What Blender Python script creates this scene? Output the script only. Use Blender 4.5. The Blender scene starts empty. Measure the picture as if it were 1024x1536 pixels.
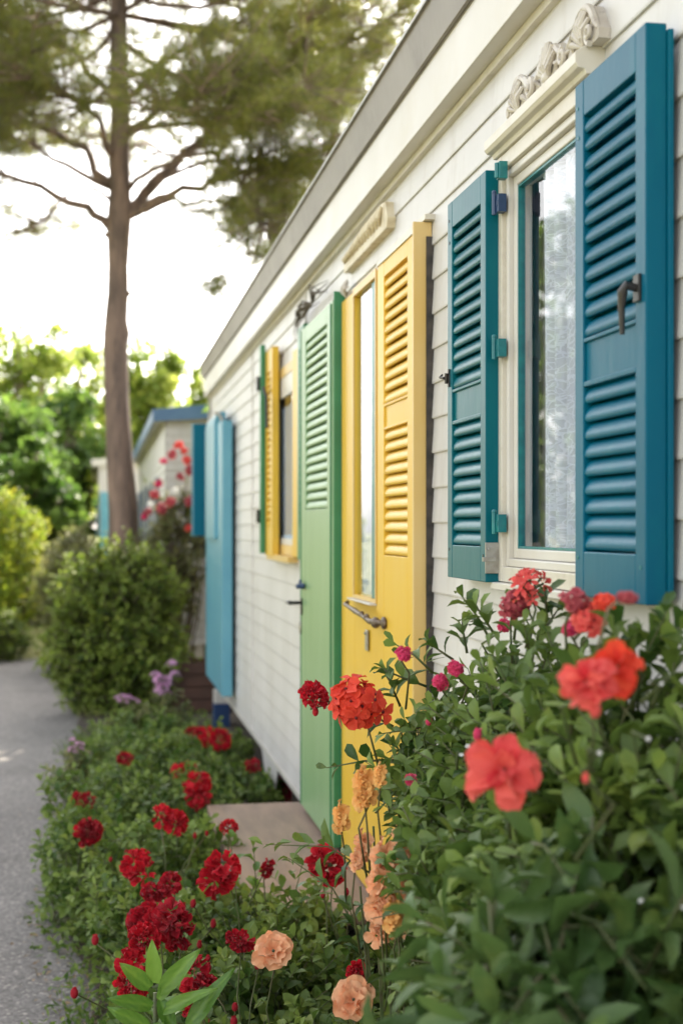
import bpy, math, random
import numpy as np
from mathutils import Vector
SEED = 7
random.seed(SEED); rs = np.random.RandomState(SEED)
sc = bpy.context.scene
COL = sc.collection
R = math.radians
# ------------------------------------------------------------------ camera frame
EYE = 1.62; CX = -0.92; F = 2133.33; VX = 512.0; HY = 790.0
TH = math.atan(362.0 / F); CT, ST = math.cos(TH), math.sin(TH)
CAMP = np.array([CX, 0.0, EYE])
def ray(px, py):
    a = (px - VX) / F; b = (HY - py) / F
    return np.array([ST + a * CT, CT - a * ST, b])
def at(px, py, Z): return CAMP + ray(px, py) * Z
def atz(px, py, z):
    return at(px, py, (EYE - z) * F / (py - HY))
def on(px, py, x):
    r = ray(px, py); return CAMP + r * ((x - CX) / r[0])
def Yw(px, x): return on(px, HY, x)[1]
def Zw(px, py, x): return on(px, py, x)[2]
# ------------------------------------------------------------------ materials
def mat(name, c1, c2=None, scale=6.0, rough=0.55, bump=0.0, bscale=40.0, spec=0.5, detail=4.0,
        attr=False, trans=0.0, tcol=None, coat=0.0, dirt=None, dirt_scale=3.0, dirt_amt=0.0, stretch=None, sheen=0.0, metal=0.0):
    m = bpy.data.materials.new(name); m.use_nodes = True
    nt = m.node_tree; N = nt.nodes; L = nt.links
    b = N['Principled BSDF']; out = N['Material Output']
    b.inputs['Roughness'].default_value = rough
    b.inputs['Specular IOR Level'].default_value = spec
    b.inputs['Coat Weight'].default_value = coat
    b.inputs['Metallic'].default_value = metal
    if sheen: b.inputs['Sheen Weight'].default_value = sheen
    tc = N.new('ShaderNodeTexCoord'); src = tc.outputs['Object']
    if stretch:
        mp = N.new('ShaderNodeMapping'); mp.inputs['Scale'].default_value = stretch
        L.new(src, mp.inputs['Vector']); src = mp.outputs['Vector']
    colsock = None
    if c2 is None: c2 = c1
    mx = N.new('ShaderNodeMix'); mx.data_type = 'RGBA'
    mx.inputs[6].default_value = (*c1, 1); mx.inputs[7].default_value = (*c2, 1)
    if attr:
        at_ = N.new('ShaderNodeAttribute'); at_.attribute_name = 'rnd'
        L.new(at_.outputs['Fac'], mx.inputs[0])
    else:
        n = N.new('ShaderNodeTexNoise'); n.inputs['Scale'].default_value = scale; n.inputs['Detail'].default_value = detail
        L.new(src, n.inputs['Vector'])
        rp = N.new('ShaderNodeMapRange'); rp.inputs[1].default_value = 0.32; rp.inputs[2].default_value = 0.68
        L.new(n.outputs['Fac'], rp.inputs[0]); L.new(rp.outputs[0], mx.inputs[0])
    colsock = mx.outputs[2]
    if dirt:
        n2 = N.new('ShaderNodeTexNoise'); n2.inputs['Scale'].default_value = dirt_scale; n2.inputs['Detail'].default_value = 8
        n2.inputs['Roughness'].default_value = 0.65
        L.new(src, n2.inputs['Vector'])
        rp2 = N.new('ShaderNodeMapRange'); rp2.inputs[1].default_value = 0.52; rp2.inputs[2].default_value = 0.75
        rp2.inputs[4].default_value = dirt_amt
        L.new(n2.outputs['Fac'], rp2.inputs[0])
        mx2 = N.new('ShaderNodeMix'); mx2.data_type = 'RGBA'
        L.new(rp2.outputs[0], mx2.inputs[0]); L.new(colsock, mx2.inputs[6]); mx2.inputs[7].default_value = (*dirt, 1)
        colsock = mx2.outputs[2]
    L.new(colsock, b.inputs['Base Color'])
    if bump:
        nb = N.new('ShaderNodeTexNoise'); nb.inputs['Scale'].default_value = bscale; nb.inputs['Detail'].default_value = 5
        L.new(src, nb.inputs['Vector'])
        bp = N.new('ShaderNodeBump'); bp.inputs['Strength'].default_value = bump; bp.inputs['Distance'].default_value = 0.01
        L.new(nb.outputs['Fac'], bp.inputs['Height']); L.new(bp.outputs[0], b.inputs['Normal'])
    if trans:
        t = N.new('ShaderNodeBsdfTranslucent')
        if tcol: t.inputs['Color'].default_value = (*tcol, 1)
        else: L.new(colsock, t.inputs['Color'])
        ms = N.new('ShaderNodeMixShader'); ms.inputs[0].default_value = trans
        L.new(b.outputs[0], ms.inputs[1]); L.new(t.outputs[0], ms.inputs[2]); L.new(ms.outputs[0], out.inputs['Surface'])
    return m
def glass_mat(name, tint=(0.95, 0.97, 1.0), dirt=0.04):
    m = bpy.data.materials.new(name); m.use_nodes = True
    nt = m.node_tree; N = nt.nodes; L = nt.links
    N.remove(N['Principled BSDF']); out = N['Material Output']
    tr = N.new('ShaderNodeBsdfTransparent'); tr.inputs[0].default_value = (*tint, 1)
    gl = N.new('ShaderNodeBsdfGlossy'); gl.inputs['Roughness'].default_value = 0.01
    fr = N.new('ShaderNodeFresnel'); fr.inputs[0].default_value = 1.5
    ge = N.new('ShaderNodeNewGeometry'); sb = N.new('ShaderNodeMath'); sb.operation = 'SUBTRACT'; sb.use_clamp = True
    L.new(fr.outputs[0], sb.inputs[0]); L.new(ge.outputs['Backfacing'], sb.inputs[1])   # no total reflection at the back face of a straight-through pane
    ms = N.new('ShaderNodeMixShader'); L.new(sb.outputs[0], ms.inputs[0]); L.new(tr.outputs[0], ms.inputs[1]); L.new(gl.outputs[0], ms.inputs[2])
    L.new(ms.outputs[0], out.inputs['Surface']); return m
def lace_mat():
    m = bpy.data.materials.new('lace'); m.use_nodes = True
    nt = m.node_tree; N = nt.nodes; L = nt.links
    b = N['Principled BSDF']; out = N['Material Output']
    b.inputs['Base Color'].default_value = (0.88, 0.88, 0.92, 1); b.inputs['Roughness'].default_value = 0.85
    tc = N.new('ShaderNodeTexCoord'); mp = N.new('ShaderNodeMapping')
    L.new(tc.outputs['UV'], mp.inputs['Vector'])
    nz = N.new('ShaderNodeTexNoise'); nz.inputs['Scale'].default_value = 34
    L.new(mp.outputs[0], nz.inputs['Vector'])
    va = N.new('ShaderNodeVectorMath'); va.operation = 'MULTIPLY_ADD'; va.inputs[1].default_value = (0.03, 0.03, 0.03)
    L.new(nz.outputs['Color'], va.inputs[0]); L.new(mp.outputs[0], va.inputs[2])
    v1 = N.new('ShaderNodeTexVoronoi'); v1.feature = 'DISTANCE_TO_EDGE'; v1.inputs['Scale'].default_value = 62
    L.new(va.outputs[0], v1.inputs['Vector'])
    r1 = N.new('ShaderNodeMapRange'); r1.inputs[1].default_value = 0.035; r1.inputs[2].default_value = 0.07; r1.inputs[3].default_value = 1; r1.inputs[4].default_value = 0
    L.new(v1.outputs['Distance'], r1.inputs[0])
    v2 = N.new('ShaderNodeTexVoronoi'); v2.feature = 'DISTANCE_TO_EDGE'; v2.inputs['Scale'].default_value = 27
    L.new(va.outputs[0], v2.inputs['Vector'])
    r2 = N.new('ShaderNodeMapRange'); r2.inputs[1].default_value = 0.03; r2.inputs[2].default_value = 0.05; r2.inputs[3].default_value = 1; r2.inputs[4].default_value = 0
    L.new(v2.outputs['Distance'], r2.inputs[0])
    mx = N.new('ShaderNodeMath'); mx.operation = 'MAXIMUM'; L.new(r1.outputs[0], mx.inputs[0]); L.new(r2.outputs[0], mx.inputs[1])
    r3 = N.new('ShaderNodeMapRange'); r3.inputs[3].default_value = 0.74; r3.inputs[4].default_value = 1.0
    L.new(mx.outputs[0], r3.inputs[0])
    tl = N.new('ShaderNodeBsdfTranslucent'); tl.inputs[0].default_value = (0.85, 0.85, 0.9, 1)
    m1 = N.new('ShaderNodeMixShader'); m1.inputs[0].default_value = 0.35; L.new(b.outputs[0], m1.inputs[1]); L.new(tl.outputs[0], m1.inputs[2])
    tp = N.new('ShaderNodeBsdfTransparent'); m2 = N.new('ShaderNodeMixShader')
    L.new(r3.outputs[0], m2.inputs[0]); L.new(tp.outputs[0], m2.inputs[1]); L.new(m1.outputs[0], m2.inputs[2])
    L.new(m2.outputs[0], out.inputs['Surface']); return m
def asphalt_mat():
    m = mat('asphalt', (0.150, 0.138, 0.130), (0.205, 0.188, 0.175), scale=0.9, rough=0.9, bump=0.6, bscale=160, dirt=(0.085, 0.07, 0.06), dirt_scale=1.6, dirt_amt=0.55)
    nt = m.node_tree; N = nt.nodes; L = nt.links; b = N['Principled BSDF']
    src = b.inputs['Base Color'].links[0].from_socket
    tc = N.new('ShaderNodeTexCoord')
    v = N.new('ShaderNodeTexVoronoi'); v.inputs['Scale'].default_value = 95
    L.new(tc.outputs['Object'], v.inputs['Vector'])
    sp = N.new('ShaderNodeSeparateColor'); L.new(v.outputs['Color'], sp.inputs[0])
    r1 = N.new('ShaderNodeMapRange'); r1.inputs[1].default_value = 0.0; r1.inputs[2].default_value = 1.0; r1.inputs[3].default_value = 0.62; r1.inputs[4].default_value = 1.4
    L.new(sp.outputs[0], r1.inputs[0])
    r2 = N.new('ShaderNodeMath'); r2.operation = 'GREATER_THAN'; r2.inputs[1].default_value = 0.94; L.new(sp.outputs[1], r2.inputs[0])
    ml = N.new('ShaderNodeMix'); ml.data_type = 'RGBA'; ml.blend_type = 'MULTIPLY'; ml.inputs[0].default_value = 1
    L.new(src, ml.inputs[6]); L.new(r1.outputs[0], ml.inputs[7])
    mm = N.new('ShaderNodeMix'); mm.data_type = 'RGBA'; L.new(r2.outputs[0], mm.inputs[0]); L.new(ml.outputs[2], mm.inputs[6]); mm.inputs[7].default_value = (0.33, 0.30, 0.27, 1)
    L.new(mm.outputs[2], b.inputs['Base Color'])
    return m
M = {}
M['siding'] = mat('siding', (0.62, 0.60, 0.58), (0.55, 0.53, 0.505), scale=1.6, rough=0.42, bump=0.08, bscale=14, dirt=(0.36, 0.31, 0.25), dirt_scale=5.0, dirt_amt=0.5, stretch=(1, 1.6, 0.45))
M['trim'] = mat('trim', (0.64, 0.61, 0.565), (0.58, 0.55, 0.49), scale=2.5, rough=0.4, bump=0.05, bscale=18, dirt=(0.5, 0.43, 0.3), dirt_scale=3, dirt_amt=0.35)
M['cream'] = mat('cream_paint', (0.64, 0.60, 0.52), (0.59, 0.54, 0.44), scale=6, rough=0.4, bump=0.08, bscale=30, dirt=(0.34, 0.27, 0.18), dirt_scale=14, dirt_amt=0.4)
M['carved'] = mat('carved_plaster', (0.60, 0.56, 0.50), (0.46, 0.41, 0.35), scale=16, rough=0.4, bump=0.25, bscale=60, dirt=(0.07, 0.045, 0.03), dirt_scale=24, dirt_amt=1.0)
M['plaque'] = mat('plaque_cream', (0.68, 0.61, 0.46), (0.60, 0.51, 0.34), scale=20, rough=0.5, bump=0.2, bscale=50, dirt=(0.30, 0.22, 0.12), dirt_scale=20, dirt_amt=0.6)
M['roof'] = mat('roof_metal', (0.22, 0.195, 0.172), (0.28, 0.25, 0.22), scale=3, rough=0.5, bump=0.1, bscale=20, dirt=(0.12, 0.1, 0.08), dirt_scale=5, dirt_amt=0.6)
M['rooftop'] = mat('roof_sheet', (0.55, 0.55, 0.54), (0.45, 0.45, 0.43), scale=2, rough=0.5)
M['dark'] = mat('dark_seal', (0.02, 0.018, 0.016), (0.07, 0.055, 0.045), scale=30, rough=0.6, bump=0.3)
M['interior'] = mat('interior', (0.30, 0.28, 0.25), rough=0.9)
M['teal'] = mat('teal_paint', (0.0002, 0.092, 0.158), (0.0005, 0.112, 0.182), scale=3.5, rough=0.36, bump=0.08, bscale=26, spec=0.14, dirt=(0.004, 0.16, 0.19), dirt_scale=9, dirt_amt=0.45, stretch=(1, 1, 0.35))
M['teal_green'] = mat('teal_green_paint', (0.0004, 0.096, 0.130), (0.0008, 0.116, 0.145), scale=3.5, rough=0.34, bump=0.08, bscale=26, spec=0.16, dirt=(0.005, 0.16, 0.16), dirt_scale=9, dirt_amt=0.45, stretch=(1, 1, 0.35))
M['teal_hinge'] = mat('teal_hinge', (0.006, 0.13, 0.15), (0.01, 0.20, 0.2), scale=40, rough=0.35, bump=0.2)
M['skyblue'] = mat('sky_blue_paint', (0.10, 0.31, 0.41), (0.13, 0.36, 0.45), scale=4, rough=0.35, bump=0.05)
M['yellow'] = mat('yellow_paint', (0.72, 0.45, 0.042), (0.68, 0.41, 0.034), scale=3, rough=0.38, bump=0.07, bscale=24, spec=0.3, dirt=(0.66, 0.45, 0.12), dirt_scale=7, dirt_amt=0.5, stretch=(1, 1, 0.3))
M['yellow_pale'] = mat('yellow_casing', (0.66, 0.47, 0.19), (0.63, 0.41, 0.11), scale=3, rough=0.4, bump=0.07, bscale=24)
M['green'] = mat('green_paint', (0.225, 0.37, 0.185), (0.20, 0.34, 0.16), scale=3, rough=0.38, bump=0.05, bscale=20, dirt=(0.27, 0.40, 0.235), dirt_scale=5, dirt_amt=0.5, stretch=(1, 1, 0.3))
M['green_dark'] = mat('green_edge_paint', (0.035, 0.22, 0.095), (0.025, 0.17, 0.07), scale=8, rough=0.35)
M['iron'] = mat('black_iron', (0.012, 0.012, 0.014), (0.03, 0.025, 0.022), scale=50, rough=0.4, bump=0.2)
M['bronze'] = mat('old_bronze', (0.20, 0.15, 0.10), (0.09, 0.065, 0.05), scale=60, rough=0.45, metal=0.5)
M['steel'] = mat('dull_steel', (0.42, 0.41, 0.38), (0.28, 0.26, 0.22), scale=40, rough=0.4, metal=0.7)
M['bluemetal'] = mat('blue_metal', (0.02, 0.05, 0.12), rough=0.35)
M['glass'] = glass_mat('window_glass')
M['lace'] = lace_mat()
M['drape'] = mat('grey_drape', (0.27, 0.24, 0.23), (0.19, 0.17, 0.165), scale=3, rough=0.9, bump=0.3, bscale=300, stretch=(1, 8, 0.5))
M['bluecurtain'] = mat('blue_grey_curtain', (0.62, 0.70, 0.78), (0.28, 0.38, 0.48), scale=9, rough=0.9, stretch=(1, 5, 0.08), trans=0.2)
M['wood'] = mat('step_wood', (0.30, 0.205, 0.145), (0.215, 0.15, 0.11), scale=7, rough=0.75, bump=0.25, bscale=30, stretch=(3, 0.5, 1), dirt=(0.16, 0.115, 0.09), dirt_scale=2.2, dirt_amt=0.6)
M['darkwood'] = mat('dark_wood', (0.10, 0.045, 0.03), (0.06, 0.03, 0.02), scale=6, rough=0.7, bump=0.3)
M['redpaint'] = mat('red_paint', (0.55, 0.02, 0.06), (0.42, 0.015, 0.04), scale=6, rough=0.4)
M['navy'] = mat('navy_paint', (0.015, 0.045, 0.13), rough=0.5)
M['stone'] = mat('pale_stone', (0.48, 0.47, 0.44), (0.30, 0.29, 0.27), scale=18, rough=0.85, bump=0.8, bscale=30)
M['soil'] = mat('soil', (0.055, 0.042, 0.032), (0.10, 0.078, 0.058), scale=9, rough=0.95, bump=1.0, bscale=60)
M['lawn'] = mat('lawn_ground', (0.17, 0.19, 0.05), (0.28, 0.25, 0.10), scale=1.2, rough=0.95, bump=0.8, bscale=60)
M['asphalt'] = asphalt_mat()
M['bark'] = mat('pine_bark', (0.24, 0.165, 0.13), (0.10, 0.072, 0.06), scale=11, rough=0.9, bump=1.0, bscale=12, stretch=(1, 1, 0.22), dirt=(0.06, 0.045, 0.04), dirt_scale=14, dirt_amt=0.9)
M['stem'] = mat('green_stem', (0.07, 0.12, 0.03), (0.12, 0.10, 0.05), scale=20, rough=0.6)
M['twig'] = mat('brown_twig', (0.11, 0.085, 0.055), (0.07, 0.05, 0.035), scale=20, rough=0.8)
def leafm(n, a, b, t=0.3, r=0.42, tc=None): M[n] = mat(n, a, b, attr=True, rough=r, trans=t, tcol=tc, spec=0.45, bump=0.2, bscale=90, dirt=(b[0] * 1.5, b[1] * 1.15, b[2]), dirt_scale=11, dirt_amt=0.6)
leafm('leaf_rose', (0.055, 0.115, 0.018), (0.25, 0.34, 0.07), 0.42, 0.52)
leafm('leaf_glossy', (0.040, 0.092, 0.017), (0.21, 0.30, 0.062), 0.36, 0.45)
leafm('leaf_big', (0.045, 0.095, 0.024), (0.12, 0.20, 0.055), 0.32, 0.40)
leafm('leaf_lime', (0.06, 0.15, 0.02), (0.19, 0.33, 0.05), 0.35, 0.32)
leafm('leaf_shrub', (0.05, 0.10, 0.012), (0.26, 0.34, 0.05), 0.38, 0.65)
leafm('leaf_gold', (0.15, 0.25, 0.02), (0.46, 0.47, 0.045), 0.5, 0.6)
leafm('leaf_dull', (0.09, 0.12, 0.03), (0.30, 0.30, 0.11), 0.4)
leafm('leaf_bgdark', (0.045, 0.10, 0.018), (0.17, 0.27, 0.045), 0.5)
leafm('leaf_bglime', (0.17, 0.26, 0.035), (0.40, 0.45, 0.09), 0.6)
leafm('needle', (0.09, 0.115, 0.022), (0.27, 0.27, 0.06), 0.5)
leafm('grassblade', (0.12, 0.19, 0.03), (0.36, 0.34, 0.11), 0.4)
def petm(n, a, b, t=0.3): M[n] = mat(n, a, b, attr=True, rough=0.6, trans=t, spec=0.25, sheen=0.1, bump=0.35, bscale=160, dirt=tuple(min(0.95, 0.06 + 1.25 * c) for c in b), dirt_scale=42, dirt_amt=0.55)
petm('petal_darkred', (0.20, 0.002, 0.010), (0.50, 0.006, 0.020))
petm('petal_red', (0.33, 0.003, 0.012), (0.66, 0.010, 0.026))
petm('petal_coral', (0.66, 0.035, 0.045), (0.86, 0.15, 0.12))
petm('petal_orange_red', (0.70, 0.035, 0.02), (0.85, 0.09, 0.04))
petm('petal_peach', (0.85, 0.34, 0.15), (0.89, 0.52, 0.30))
petm('petal_apricot', (0.86, 0.38, 0.10), (0.92, 0.52, 0.17))
petm('petal_pink', (0.60, 0.02, 0.10), (0.75, 0.06, 0.17))
petm('petal_lilac', (0.60, 0.22, 0.50), (0.80, 0.50, 0.70))
petm('petal_white', (0.75, 0.76, 0.74), (0.85, 0.85, 0.82))
petm('petal_crimson', (0.30, 0.02, 0.04), (0.55, 0.12, 0.14))
M['centre_dark'] = mat('flower_centre', (0.12, 0.01, 0.01), rough=0.7)
M['centre_gold'] = mat('flower_centre_gold', (0.75, 0.36, 0.04), rough=0.7)
# ------------------------------------------------------------------ geometry
class G:
    def __init__(s): s.v = []; s.f = []; s.r = []; s.n = 0; s.uv = None
    def add(s, v, f, r=0.5):
        v = np.asarray(v, float).reshape(-1, 3)
        s.v.append(v); s.r.append(np.full(len(v), r) if np.isscalar(r) else np.asarray(r, float))
        s.f.extend([tuple(int(i) + s.n for i in q) for q in f]); s.n += len(v)
    def addmany(s, V, tf, r):
        """V (N,k,3) instances of one template with faces tf"""
        N, k, _ = V.shape
        off = s.n + np.arange(N) * k
        s.v.append(V.reshape(-1, 3)); s.r.append(np.repeat(r, k))
        for q in tf:
            a = off[:, None] + np.array(q)[None, :]
            s.f.extend(map(tuple, a.tolist()))
        s.n += N * k
    def box(s, x0, x1, y0, y1, z0, z1):
        x0, x1 = sorted((x0, x1)); y0, y1 = sorted((y0, y1)); z0, z1 = sorted((z0, z1))
        v = [(x, y, z) for z in (z0, z1) for y in (y0, y1) for x in (x0, x1)]
        s.add(v, [(0, 2, 3, 1), (4, 5, 7, 6), (0, 1, 5, 4), (2, 6, 7, 3), (0, 4, 6, 2), (1, 3, 7, 5)])
    def extrude_y(s, prof, y0, y1, caps=True):
        """prof: list of (x,z) closed loop"""
        n = len(prof)
        v = [(p[0], y0, p[1]) for p in prof] + [(p[0], y1, p[1]) for p in prof]
        f = [(i, (i + 1) % n, n + (i + 1) % n, n + i) for i in range(n)]
        if caps: f += [tuple(range(n))[::-1], tuple(range(n, 2 * n))]
        s.add(v, f)
    def extrude_x(s, prof, x0, x1):
        n = len(prof)
        v = [(x0, p[0], p[1]) for p in prof] + [(x1, p[0], p[1]) for p in prof]
        f = [(i, (i + 1) % n, n + (i + 1) % n, n + i) for i in range(n)] + [tuple(range(n))[::-1], tuple(range(n, 2 * n))]
        s.add(v, f)
    def tube(s, pts, rad, n=6, r=0.5):
        pts = np.asarray(pts, float); m = len(pts)
        if np.isscalar(rad): rad = [rad] * m
        V = []; d0 = None
        for i in range(m):
            d = pts[min(i + 1, m - 1)] - pts[max(i - 1, 0)]; d = d / (np.linalg.norm(d) + 1e-9)
            if d0 is None:
                a = np.array([0, 0, 1.0]) if abs(d[2]) < 0.9 else np.array([1.0, 0, 0])
                u = np.cross(d, a)
            else: u = u - d * np.dot(u, d)
            u = u / (np.linalg.norm(u) + 1e-9); w = np.cross(d, u); d0 = d
            for k in range(n):
                t = 2 * math.pi * k / n
                V.append(pts[i] + (u * math.cos(t) + w * math.sin(t)) * rad[i])
        f = []
        for i in range(m - 1):
            for k in range(n):
                a = i * n + k; b = i * n + (k + 1) % n
                f.append((a, b, b + n, a + n))
        f.append(tuple(range(n))[::-1]); f.append(tuple(range((m - 1) * n, m * n)))
        s.add(V, f, r)
    def ball(s, c, rx, ry=None, rz=None, nu=8, nv=6, r=0.5):
        ry = ry or rx; rz = rz or rx; V = [(c[0], c[1], c[2] - rz)]
        for j in range(1, nv):
            t = -math.pi / 2 + math.pi * j / nv
            for i in range(nu):
                a = 2 * math.pi * i / nu
                V.append((c[0] + rx * math.cos(t) * math.cos(a), c[1] + ry * math.cos(t) * math.sin(a), c[2] + rz * math.sin(t)))
        V.append((c[0], c[1], c[2] + rz)); f = []
        for i in range(nu):
            f.append((0, 1 + (i + 1) % nu, 1 + i))
            for j in range(nv - 2):
                a = 1 + j * nu + i; b = 1 + j * nu + (i + 1) % nu; f.append((a, b, b + nu, a + nu))
            a = 1 + (nv - 2) * nu; f.append((a + i, a + (i + 1) % nu, len(V) - 1))
        s.add(V, f, r)
    def obj(s, name, material, parent=None, origin=None, smooth=False, bevel=0.0, loc=None):
        me = bpy.data.meshes.new(name)
        V = np.concatenate(s.v) if s.v else np.zeros((0, 3))
        o = bpy.data.objects.new(name, me)
        org = np.zeros(3)
        if parent is not None:
            p = parent; w = np.zeros(3)
            while p is not None: w = w + np.array(p.location); p = p.parent
            if origin is None: origin = w
            org = np.asarray(origin, float); o.parent = parent; o.location = tuple(org - w)
        else:
            if origin is None:
                origin = np.array([(V[:, 0].min() + V[:, 0].max()) / 2, (V[:, 1].min() + V[:, 1].max()) / 2, V[:, 2].min()])
            org = np.asarray(origin, float); o.location = tuple(org)
        V = V - org
        nf = len(s.f)
        tot = np.fromiter((len(q) for q in s.f), dtype=np.int32, count=nf)
        loops = np.fromiter((i for q in s.f for i in q), dtype=np.int32, count=int(tot.sum()))
        me.vertices.add(len(V)); me.vertices.foreach_set('co', V.astype(np.float32).ravel())
        me.loops.add(len(loops)); me.loops.foreach_set('vertex_index', loops)
        st = np.zeros(nf, np.int32); st[1:] = np.cumsum(tot)[:-1]
        me.polygons.add(nf); me.polygons.foreach_set('loop_start', st); me.polygons.foreach_set('loop_total', tot)
        me.polygons.foreach_set('use_smooth', np.full(nf, bool(smooth)))
        me.update(calc_edges=True); me.validate()
        if smooth == 'auto': me.set_sharp_from_angle(angle=R(35))
        a = me.attributes.new('rnd', 'FLOAT', 'POINT')
        rr = np.clip(np.concatenate(s.r), 0, 1).astype(np.float32)
        if len(me.vertices) == len(rr): a.data.foreach_set('value', rr)
        if s.uv is not None:
            ul = me.uv_layers.new(name='UVMap'); uvv = np.asarray(s.uv, np.float32)
            ul.data.foreach_set('uv', uvv[loops].ravel())
        me.materials.append(material)
        COL.objects.link(o)
        if bevel:
            md = o.modifiers.new('bevel', 'BEVEL'); md.width = bevel; md.segments = 2; md.limit_method = 'ANGLE'; md.angle_limit = R(40)
        return o
def tag(o, label, cat, group=None, kind=None):
    if label: o['label'] = label
    if cat: o['category'] = cat
    if group: o['group'] = group
    if kind: o['kind'] = kind
    return o
def thing(name, label, cat, loc, group=None):
    o = bpy.data.objects.new(name, None); o.location = tuple(float(c) for c in loc); o.empty_display_size = 0.1
    COL.objects.link(o); return tag(o, label, cat, group)
def child_empty(name, parent):
    o = bpy.data.objects.new(name, None); o.parent = parent; COL.objects.link(o); return o
def unit(v):
    v = np.asarray(v, float); return v / (np.linalg.norm(v, axis=-1, keepdims=True) + 1e-9)
def lumps(p, k=2.2, ph=0.0):
    p = np.asarray(p)
    return (np.sin(p[..., 0] * k * 2.1 + ph) + np.sin(p[..., 1] * k * 1.7 + 1.3 + ph * 2) + np.sin(p[..., 2] * k * 2.6 + 2.1 + ph) +
            0.6 * np.sin((p[..., 0] + p[..., 1]) * k * 4.3 + ph) + 0.6 * np.sin((p[..., 1] - p[..., 2]) * k * 4.9 + ph * 3)) / 4.2
# leaf template: length along +Y, width X, normal Z
def leaf_tpl(kind):
    if kind == 'simple':
        v = [(0, 0, 0), (-0.5, 0.45, 0.06), (0, 1, -0.04), (0.5, 0.45, 0.06), ]
        return np.array(v), [(0, 3, 2, 1)]
    prof = {'ovate': (0.34, 0.5, 0.33), 'lance': (0.33, 0.5, 0.36), 'obovate': (0.25, 0.46, 0.47)}[kind]
    ts = (0.22, 0.5, 0.78); dz = (0.0, 0.02, -0.05)
    v = [(0, 0, 0)]
    for t, w, d in zip(ts, prof, dz):
        v += [(-w, t + 0.02, d + 0.10 * w * 2), (0, t, d), (w, t + 0.02, d + 0.10 * w * 2)]
    v.append((0, 1, -0.14))
    f = [(0, 2, 1), (0, 3, 2)]
    for i in range(2):
        a = 1 + 3 * i
        f += [(a, a + 1, a + 4, a + 3), (a + 1, a + 2, a + 5, a + 4)]
    f += [(7, 8, 10), (8, 9, 10)]
    return np.array(v), f
TPL = {k: leaf_tpl(k) for k in ('simple', 'ovate', 'lance', 'obovate')}
def put_leaves(g, kind, pos, dr, up, Ln, Wd, rnd):
    T, f = TPL[kind]
    dr = unit(dr); sx = unit(np.cross(dr, up)); nz = np.cross(sx, dr)
    flex = 1 + 0.5 * rs.randn(len(pos))
    V = pos[:, None, :] + sx[:, None, :] * (T[None, :, 0, None] * Wd[:, None, None]) + dr[:, None, :] * (T[None, :, 1, None] * Ln[:, None, None]) \
        + nz[:, None, :] * (T[None, :, 2, None] * (Ln * flex)[:, None, None])
    g.addmany(V, f, rnd)
def shoots(g, gs, p0, d0, Ls, nl, leafL, leafW, kind='ovate', spread=1.0, droop=0.25, stem_r=0.0018, stems=True, bright=None, asc=0.55):
    """leafy shoots: p0 (N,3) starts, d0 (N,3) directions, Ls lengths, nl leaves each"""
    N = len(p0); d0 = unit(d0)
    side = unit(np.cross(d0, rs.randn(N, 3)))
    bend = side * (0.25 * rs.randn(N, 1)) + np.array([0, 0, -1.0]) * droop * rs.rand(N, 1)
    def P(t): return p0 + d0 * (Ls * t)[:, None] + bend * (Ls * t * t)[:, None]
    if bright is None: bright = np.clip(0.35 + 0.25 * rs.randn(N), 0, 1)
    a = rs.rand(N) * 6.28
    for j in range(nl):
        t = np.full(N, 0.12 + 0.88 * (j + 0.5) / nl) + 0.04 * rs.randn(N)
        pos = P(t); tan = unit(d0 + 2 * bend * t[:, None])
        u = unit(np.cross(tan, np.array([0.13, 0.21, 0.97]))); w = np.cross(tan, u)
        ang = a + j * 2.4
        out = u * np.cos(ang)[:, None] + w * np.sin(ang)[:, None]
        tt = t[:, None]
        k = asc + 0.7 * tt * tt
        dr = unit(out * spread + tan * k + 0.18 * rs.randn(N, 3))
        upv = tan + np.array([0, 0, 0.8]) + 0.35 * rs.randn(N, 3)
        sz = (1.05 - 0.45 * (t ** 3)) * (0.75 + 0.4 * rs.rand(N))
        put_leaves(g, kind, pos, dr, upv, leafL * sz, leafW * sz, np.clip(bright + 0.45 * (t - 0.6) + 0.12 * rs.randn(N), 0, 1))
    if stems and gs is not None:
        for i in range(N):
            gs.tube([P(np.full(N, t))[i] for t in (0.0, 0.5, 1.0)] if N < 3 else
                    [p0[i] + d0[i] * Ls[i] * t + bend[i] * Ls[i] * t * t for t in (0.0, 0.5, 1.0)], [stem_r * 1.3, stem_r, stem_r * 0.5], n=3)
def ell_points(n, c, rad, shell=0.55, zmin=-0.9, lump=0.22, k=3.0, ph=0.0):
    c = np.asarray(c, float); rad = np.asarray(rad, float)
    d = unit(rs.randn(n * 3, 3)); d = d[d[:, 2] > zmin][:n]
    while len(d) < n: d = np.concatenate([d, d[:n - len(d)]])
    rr = shell + (1 - shell) * rs.rand(n) ** 0.6
    rr = rr * (1 + lump * lumps(d * rad + c, k, ph))
    return c + d * rad * rr[:, None], d
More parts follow.
